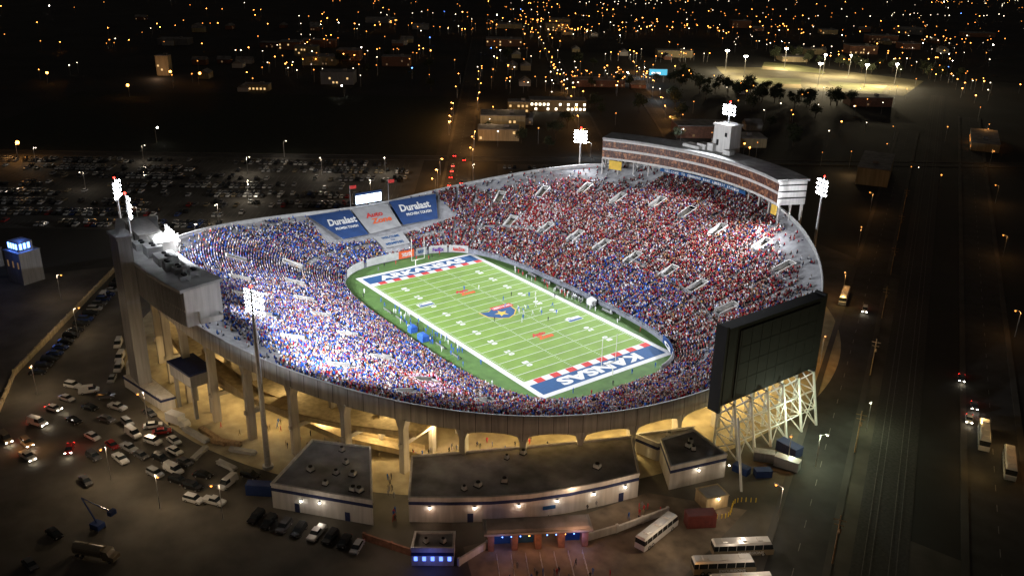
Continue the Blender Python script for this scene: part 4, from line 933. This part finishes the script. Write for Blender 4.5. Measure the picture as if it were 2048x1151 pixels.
for (x,y,a) in spots[:225]:
    c_=R.choice(cw); o=ob('parked_car',smesh,loc=(x,y,-.03),rz=a+R.uniform(-.03,.03),label='%s car parked in a painted bay'%c_,category='car',group='cars in the large car park'); setm(o,0,cpaint[c_])
mb=MB(); base=sc_
for (x,y,a) in spots[225:]:
    ci_=R.choice([0,0,1,1,2,2,3,3,4]); c,s=math.cos(a),math.sin(a); o=len(mb.v)
    mb.v+=[(x+vx*c-vy*s,y+vx*s+vy*c,vz) for vx,vy,vz in base.v]
    for f_,m_ in zip(base.f,base.m): mb.f.append(tuple(o+i for i in f_)); mb.m.append(ci_ if m_==0 else (5 if m_==1 else 6))
obm('parked_cars_mass',mb,[cpaint[k] for k in ('white','silver','black','grey','tan')]+[M['glass'],M['tyre']],kind='stuff',label='remaining parked cars filling the distant lot rows',category='cars')
for k in range(12):
    x,y=ab(-22+R.choice([-3,3]),102+k*12+R.uniform(-4,4)); o=ob('parked_car',smesh,loc=(x,y,0),rz=AE2,label='car queueing with lamps on in street',category='car',group='cars on the street'); setm(o,0,cpaint[R.choice(cw)])
    for sy in (-.6,.6):
        t_=ob('tail_light',ton,o,(-2.35,sy,.7)); t_.scale=(2,1.3,1.6)
# ---------------------------------------------------------------- lamps in the streets
def lampmesh(h,r_,m,arm=1.6):
    mb=MB(); mb.tube((0,0,0),(0,0,h),.12,6,0,r2=.07); mb.tube((0,0,h),(arm,0,h+.4),.06,5); mb.box(arm,0,h+.3,.9,.35,.18); mb.ball((arm,0,h+.12),r_,1); return mb.mesh('street_lamp',[M['steel'],m])
SZ=(.3,.4,.48,.58)
LM={k:[lampmesh(9,r_,M[k]) for r_ in SZ+(1.1,)] for k in ('lw','lo','lo2','lw2','lb')}
nl=[0]
far=[]
def slamp(x,y,k,size=None,h=9,e=0,col=None,rz=None):
    dist=math.hypot(x-228,y+165); s_=size if size is not None else (0 if dist<350 else 1 if dist<750 else 2 if dist<1300 else 3)
    if nl[0]<290:
        ob('street_lamp',LM[k][s_],loc=(x,y,0),rz=R.uniform(0,6.28) if rz is None else rz,label='street lamp on a thin steel pole'+(' with orange glow' if 'o' in k else ' with white glow'),category='street lamp',group='street lamps of the city'); nl[0]+=1
    else: far.append((x,y,k,s_))
    if e: light('POINT',(x,y,8.5),e,col or ((1,.45,.12) if 'o' in k else (.9,.95,1)),.4,name='street_lamp_light')
for (x,y,e) in [(-285,-40,1500),(-228,-2,2600),(-190,60,3000),(-180,-20,2800),(-165,-75,1800),(-150,-45,2600),(-310,-90,900),(-240,-80,900),(-150,30,2800),(-205,30,2600),(-128,-62,2600),(-255,30,1300),(-150,90,2000)]:
    slamp(x,y,'lw2',0,e=e,col=(1,.85,.65))
for b in range(95,560,24):
    x,y=ab(-14+R.choice([0,-17]),b+R.uniform(-5,5)); slamp(x,y,'lo',1,e=3500 if b<430 else 0)
for b in range(230,900,40):
    x,y=ab(55,b+R.uniform(-8,8)); slamp(x,y,'lo' if R.random()<.8 else 'lw2',1,e=2500 if b<500 else 0)
for k in range(9):
    f=k/8; slamp(-155-260*f+R.uniform(-4,4),258+202*f+R.uniform(-4,4),R.choice(['lo','lo','lw2']),1,e=3000)
for s_ in range(-380,220,62):
    p=rn(104.5,s_); slamp(p[0],p[1],'lo2',0,e=1000 if abs(s_)<230 else 0)
for s_ in range(-420,260,90):
    p=rn(160,s_); slamp(p[0],p[1],'lo2',0,e=700)
for (x,y,e,k) in [(-25,-140,2400,'lo2'),(30,-134,2600,'lo2'),(8,-119.5,2400,'lo2'),(-95,-120,1200,'lo2'),(131,-18,800,'lo2'),(122,8,3200,'lw2'),(119,34,2200,'lw2'),(48,-128,2000,'lo2'),(-60,-122,1500,'lo2'),(60,-118,700,'lo2')]: slamp(x,y,k,0,e=e,col=(1,.74,.46) if k=='lo2' else (.85,1,.6))  # yard lamp posts, several added to brighten ground, roofs and rim wall
slamp(-327,-96,'lo',4,e=4000)
for (x,y) in [(-560,60),(-505,10),(-600,-30),(-540,75)]: slamp(x,y,'lo',4)
for (x,y) in [(-420,150),(-330,-20)]: slamp(x,y,'lw',3)
for (x,y) in [(-353,610),(-300,600),(-285,620),(-224,600),(-262,540),(-370,540),(-235,570),(-330,520)]:
    mb=MB(); mb.tube((0,0,0),(0,0,20),.25,6,0,r2=.15); mb.tube((0,-1.6,19.5),(0,1.6,19.5),.1,5)
    for o in (-1.2,0,1.2): mb.ball((.2,o,20),.8,1)
    obm('sports_light',mb,[M['steel'],M['lw']],loc=(x,y,0),rz=R.random()*6,label='tall sports ground floodlight with white lamps',category='floodlight',group='sports ground floodlights')
    light('POINT',(x,y,19),75000,(1,.83,.52),1)
clay=mat('infield_clay',(.42,.33,.18),.35,.03); bgr=mat('ballfield_grass',(.22,.22,.10),.3,.04)
for (px_,py_,r_,a0) in [(-362,585,62,.6),(-262,515,62,2.2),(-232,600,50,3.6)]:
    mb=MB(); mb.add([(0,0,.01)]+[(r_*math.cos(a0+k*.2),r_*math.sin(a0+k*.2),.01) for k in range(9)],[tuple(range(10))],0)
    mb.add([(1,1,.03)]+[(r_*.42*math.cos(a0+k*.2),r_*.42*math.sin(a0+k*.2),.03) for k in range(9)],[tuple(range(10))],1)
    obm('sports_ground',mb,[bgr,clay],loc=(px_,py_,0),kind='structure',label='floodlit clay and grass ball field',category='sports ground')
sheet('sports_ground',[(-400,560),(-300,470),(-190,560),(-230,660),(-330,650)],-.01,mat('dry_grass',(.16,.14,.08),.4,.03),'floodlit dry grass around the ball fields')
def darkzone(a,b):
    if b<235: return True
    return -330<a<-36 and b<455
def isclear(x,y): return not(-430<x<-190 and 480<y<660)
cent=[]
for k in range(46):
    b=math.exp(R.uniform(math.log(480),math.log(2500))); cent.append((R.uniform(-.35*b,.62*b+60),b,R.choice(['lo','lo','lw2','lw2','lo2']),R.random()*3.14))
for k in range(1750):
    u=R.random(); kk=R.choices(['lo','lo2','lw','lw2','lb'],[22,42,4,24,1])[0]
    if u<.62:
        ca_,cb_,ck,an_=R.choice(cent); s_=cb_*.03+10; l_=R.gauss(0,s_*2.4); w_=R.gauss(0,s_*.5); a=ca_+l_*math.cos(an_)-w_*math.sin(an_); b=cb_+l_*math.sin(an_)+w_*math.cos(an_); kk=ck if R.random()<.6 else kk
    else:
        b=math.exp(R.uniform(math.log(260),math.log(2700))); wd=.62*b+90; a=R.uniform(-wd,wd*1.05)
        if u<.72: a=round(a/210)*210+R.uniform(-5,5)
        elif u<.82: b=round(b/230)*230+R.uniform(-6,6)
    if darkzone(a,b): continue
    x,y=ab(a,b)
    if not isclear(x,y): continue
    if a<.02*b and R.random()<.5: continue
    if b<480 and R.random()<.6: continue
    slamp(x,y,kk)
for k in range(110):
    x=R.uniform(-150,150); y=R.uniform(230,900)
    if R.random()<.5: slamp(x-y*.1,y,R.choices(['lo2','lw2','lo'],[6,4,1])[0])
if far:
    mb=MB(); ks=['lw','lo','lo2','lw2','lb']
    for (x,y,k,s_) in far:
        h=R.uniform(6,11); r_=(SZ+(1.1,))[s_]*R.uniform(.5,1.3); mb.ball((x,y,h),r_,ks.index(k)); mb.tube((x,y,0),(x,y,h-r_),.1,3,5)
    obm('distant_city_lights',mb,[M[k] for k in ks]+[M['steel']],kind='stuff',label='scattered orange and white lights of distant streets',category='city lights')
# ---------------------------------------------------------------- city buildings
def block(x,y,w,d_,h,rz,label,lit=0,wall='brick',winm='winw',gable=False,name='city_building'):
    o=ob(name,None,loc=(x,y,0),rz=rz,label=label,category='house' if gable else 'building')
    mb=MB(); mb.box(0,0,0,w,d_,h); obm('wall',mb,[M[wall]],o)
    mb=MB()
    if gable:
        mb.add([(-w/2-.4,-d_/2-.4,h),(w/2+.4,-d_/2-.4,h),(w/2+.4,d_/2+.4,h),(-w/2-.4,d_/2+.4,h),(-w/2-.4,0,h+d_*.32),(w/2+.4,0,h+d_*.32)],[(0,1,5,4),(2,3,4,5),(0,4,3),(1,2,5)])
    else: mb.box(0,0,h,w+.4,d_+.4,.5); mb.box(w*.2,0,h+.5,3,3,1.5)
    obm('roof',mb,[M['roof']],o)
    if lit:
        fl=max(1,int(h/3.5))
        for f in range(fl):
            qs=[]
            for k in range(int(w/3)):
                if R.random()<lit:
                    x0=-w/2+1+k*3
                    for sy in (-1,1): qs.append(((x0,sy*(d_/2+.05),1+f*3.4),(x0+1.5,sy*(d_/2+.05),1+f*3.4),(x0+1.5,sy*(d_/2+.05),2.6+f*3.4),(x0,sy*(d_/2+.05),2.6+f*3.4)))
            if len(qs)<=8:
                for q_ in qs:
                    mb=MB(); mb.quad(*q_); obm('window',mb,[M[winm]],o)
            else:
                mb=MB()
                for q_ in qs: mb.quad(*q_)
                obm('window_row',mb,[M[winm]],o)
    return o
block(-292,262,42,16,8,AE1,'long low building with bright white windows',.75,'beige',winm='lw2'); block(-300,232,16,12,8,AE1,'small building with yellow lit windows',.8,'beige')
block(-262,190,30,22,9,AE1,'beige flat roofed building beside the street',.2,'beige'); block(-232,165,26,16,7,AE1,'beige flat roofed building near orange lamps',.1,'beige')
light('POINT',(-245,168,14),2600,(1,.7,.4),1); light('POINT',(-275,205,14),2200,(1,.7,.4),1)
block(-607,67,11,9,17,AE1,'beige mid rise tower dimly lit from below',.15,'beige'); light('POINT',(-590,55,6),2800,(1,.6,.35),1)
block(-488,106,20,10,5,AE1,'yellow lit filling station building',.7,'beige'); 
block(-40,284,44,16,9,math.atan2(-.878,.479),'warehouse with facade lit by orange lamps',0,'beige'); light('POINT',(-32,270,7),2500,(1,.6,.25),.5); light('POINT',(-50,276,6),1500,(1,.6,.25),.5)
block(-51,424,50,16,5,math.atan2(-.878,.479),'long shed edged by orange lights',.5,'beige',winm='lo2')
block(210,170,60,40,9,math.atan2(-.878,.479),'large dark warehouse beyond the railway',0,'clad'); block(150,250,70,40,9,math.atan2(-.878,.479),'large dark warehouse roof beyond the railway',0,'clad')
bt=ob('city_building',None,loc=(-122,-126,0),rz=.4,label='dark square tower block crowned with blue light',category='building')
mb=MB(); mb.box(0,0,0,9,8,12); mb.box(-.5,0,12,6.4,5.4,3.2); mb.box(0,0,11.8,9.4,8.4,.25); obm('wall',mb,[M['clad']],bt)
for k in range(4):
    mb=MB(); mb.box(-2.9+k*1.5,-2.78,12.7,.8,.12,2); obm('window',mb,[M['lb']],bt)
for k in range(3):
    mb=MB(); mb.box(2.8,-1.8+k*1.5,12.7,.12,.8,2); obm('window',mb,[M['lb']],bt)
for k in range(3):
    mb=MB(); mb.box(-3+k*3,-4.08,6,.7,.12,2.4); obm('window',mb,[M['wind']],bt)
light('POINT',(-116,-133,11),220,(.1,.25,1),.5); light('POINT',(-122,-126,17),300,(.1,.25,1),.5)
block(-150,-142,22,16,7,.4,'low building with blue entrance lamps',.0,'clad'); slamp(-139,-136,'lb',0,e=200,col=(.1,.3,1)); slamp(-146,-132,'lb',0)
bb=ob('billboard',None,loc=(-352,428,0),rz=AE1,label='bright blue and white roadside billboard on posts',category='billboard')
mb=MB(); 
for xx in (-5,5): mb.tube((xx,0,0),(xx,0,6),.3,6)
mb.box(0,0,6,17,.5,6); obm('frame',mb,[M['steel']],bb); mb=MB(); mb.quad((-8,-.3,6.4),(8,-.3,6.4),(8,-.3,11.6),(-8,-.3,11.6)); mb.quad((-6,-.34,7.2),(2,-.34,7.2),(2,-.34,9),(-6,-.34,9),1); obm('panel',mb,[glow('billboard_cyan',(.1,.5,.7),1.2),glow('billboard_white',(1,1,1),2)],bb)
for k in range(90):
    b=R.uniform(250,1100); a=R.uniform(-.5*b,.7*b)
    if darkzone(a,b) or abs(a+22)<24 or abs(a-62)<24: continue
    x,y=ab(a,b)
    if not isclear(x,y): continue
    if R.random()<.65: block(x,y,R.uniform(11,16),R.uniform(8,10),R.uniform(3.2,5.5),AE1+R.choice([0,math.pi/2]),'small dark gabled house on a residential street',.18,R.choice(['brick','beige','wallw']),'wind',True,'house')
    else: block(x,y,R.uniform(20,45),R.uniform(14,24),R.uniform(5,11),AE1,'flat roofed commercial building in darkness',.15,R.choice(['brick','beige','clad']),'winw' if R.random()<.3 else 'wind')
def treemesh(seed):
    r=random.Random(seed); mb=MB(); mb.tube((0,0,0),(.2,.1,3.4),.32,7,0,r2=.2); limbs=[]
    for k in range(7):
        a=k*.9+r.random(); e=Vector((math.cos(a)*r.uniform(1.6,3),math.sin(a)*r.uniform(1.6,3),r.uniform(5,8.5))); mb.tube((.2,.1,r.uniform(2.6,3.6)),e,.13,5,0,r2=.04); limbs.append(e)
    for e in limbs+[Vector((0,0,8.5))]:
        for _ in range(70):
            p=e+Vector((r.gauss(0,.95),r.gauss(0,.95),r.gauss(0,.8))); s_=r.uniform(.18,.4); d1=Vector((r.gauss(0,1),r.gauss(0,1),r.gauss(0,1))).normalized()*s_; d2=d1.orthogonal().normalized()*s_
            mb.quad(p-d1-d2,p+d1-d2,p+d1+d2,p-d1+d2,1)
    return mb
tms=[]
for t_ in [treemesh(k) for k in range(3)]:
    a_=MB(); b_=MB()
    for dst,mi in ((a_,0),(b_,1)):
        dst.v=list(t_.v); dst.f=[f for f,m_ in zip(t_.f,t_.m) if m_==mi]; dst.m=[0]*len(dst.f)
    tms.append((a_.mesh('trunk',[M['bark']]),b_.mesh('crown',[M['leaf']])))
def tree(x,y,s_=1.):
    k=R.randrange(3); o=ob('tree',None,loc=(x,y,0),rz=R.uniform(0,6.3),label='leafy dark tree standing among city streets',category='tree',group='trees around the city'); o.scale=(s_,s_,s_*R.uniform(.85,1.2)); ob('trunk',tms[k][0],o); ob('crown',tms[k][1],o)
for k in range(130):
    f=R.random()
    if f<.4: x,y=R.uniform(-360,-170),R.uniform(425,475)
    elif f<.55: x,y=R.uniform(-420,-180),R.uniform(650,710)
    else:
        b=R.uniform(240,700); a=R.uniform(-.3*b,.7*b)
        if darkzone(a,b) or abs(a+22)<9 or abs(a-62)<9: continue
        x,y=ab(a,b)
        if not isclear(x,y): continue
    tree(x,y,R.uniform(.8,1.3))
for s_ in range(-200,160,48):
    mb=MB(); mb.tube((0,0,0),(0,0,12),.2,6,0,r2=.13); mb.box(0,0,10.8,.15,2.6,.15); mb.box(0,0,9.6,.15,2.,.15); mb.tube((.3,.3,8),(.3,.3,9),.25,8)
    p=rn(119,s_); obm('utility_pole',mb,[M['wood']],loc=(p[0],p[1],0),rz=math.atan2(-.878,.479),label='wooden utility pole with crossarms beside the street',category='utility pole',group='utility poles')
# ---------------------------------------------------------------- under-stand lights
for j in range(0,NS,10):
    h=RH[j]; x_,y_=float(RX[j]-NX[j]*6),float(RY[j]-NY[j]*6)
    if y_>40 or x_<-40: continue
    if h<19: light('POINT',(x_,y_,min(6.2,h-7)),2300,(1,.74,.32),.4,name='concourse_lamp')
    else:
        light('POINT',(float(RX[j]-NX[j]*9),float(RY[j]-NY[j]*9),7.2),1800,(1,.74,.36),.4,name='concourse_lamp')
        if j%20==0: light('POINT',(float(RX[j]-NX[j]*14),float(RY[j]-NY[j]*14),13),1400,(1,.74,.36),.4,name='concourse_lamp')
light('POINT',(63,-66,7),420,(.5,.2,1),.3); light('POINT',(72,-58,7.5),360,(.3,.2,1),.3); light('POINT',(111,14,9),2600,(.85,1,.7),.5)
# ---------------------------------------------------------------- world, camera
w=bpy.data.worlds.new('World'); scene.world=w; w.use_nodes=True; nt=w.node_tree
bg=nt.nodes['Background']; bg.inputs[0].default_value=(1,.88,.78,1); bg.inputs[1].default_value=.02
cam=bpy.data.cameras.new('camera'); co=bpy.data.objects.new('camera',cam); COL.objects.link(co)
cam.sensor_width=36; cam.lens=1780.4/2048*36; cam.clip_end=12000; cam.clip_start=1
yaw,pit,rol=2.4998,.375,.0191
fw=Vector((math.cos(yaw)*math.cos(pit),math.sin(yaw)*math.cos(pit),-math.sin(pit))); rt=Vector((math.sin(yaw),-math.cos(yaw),0)); up=rt.cross(fw)
r_=rt*math.cos(rol)+up*math.sin(rol); u_=-rt*math.sin(rol)+up*math.cos(rol)
co.matrix_world=Matrix(((r_.x,u_.x,-fw.x,227.76),(r_.y,u_.y,-fw.y,-165.43),(r_.z,u_.z,-fw.z,119.99),(0,0,0,1)))
scene.camera=co
scene.view_settings.view_transform='Standard'; scene.view_settings.look='None'; scene.view_settings.exposure=0
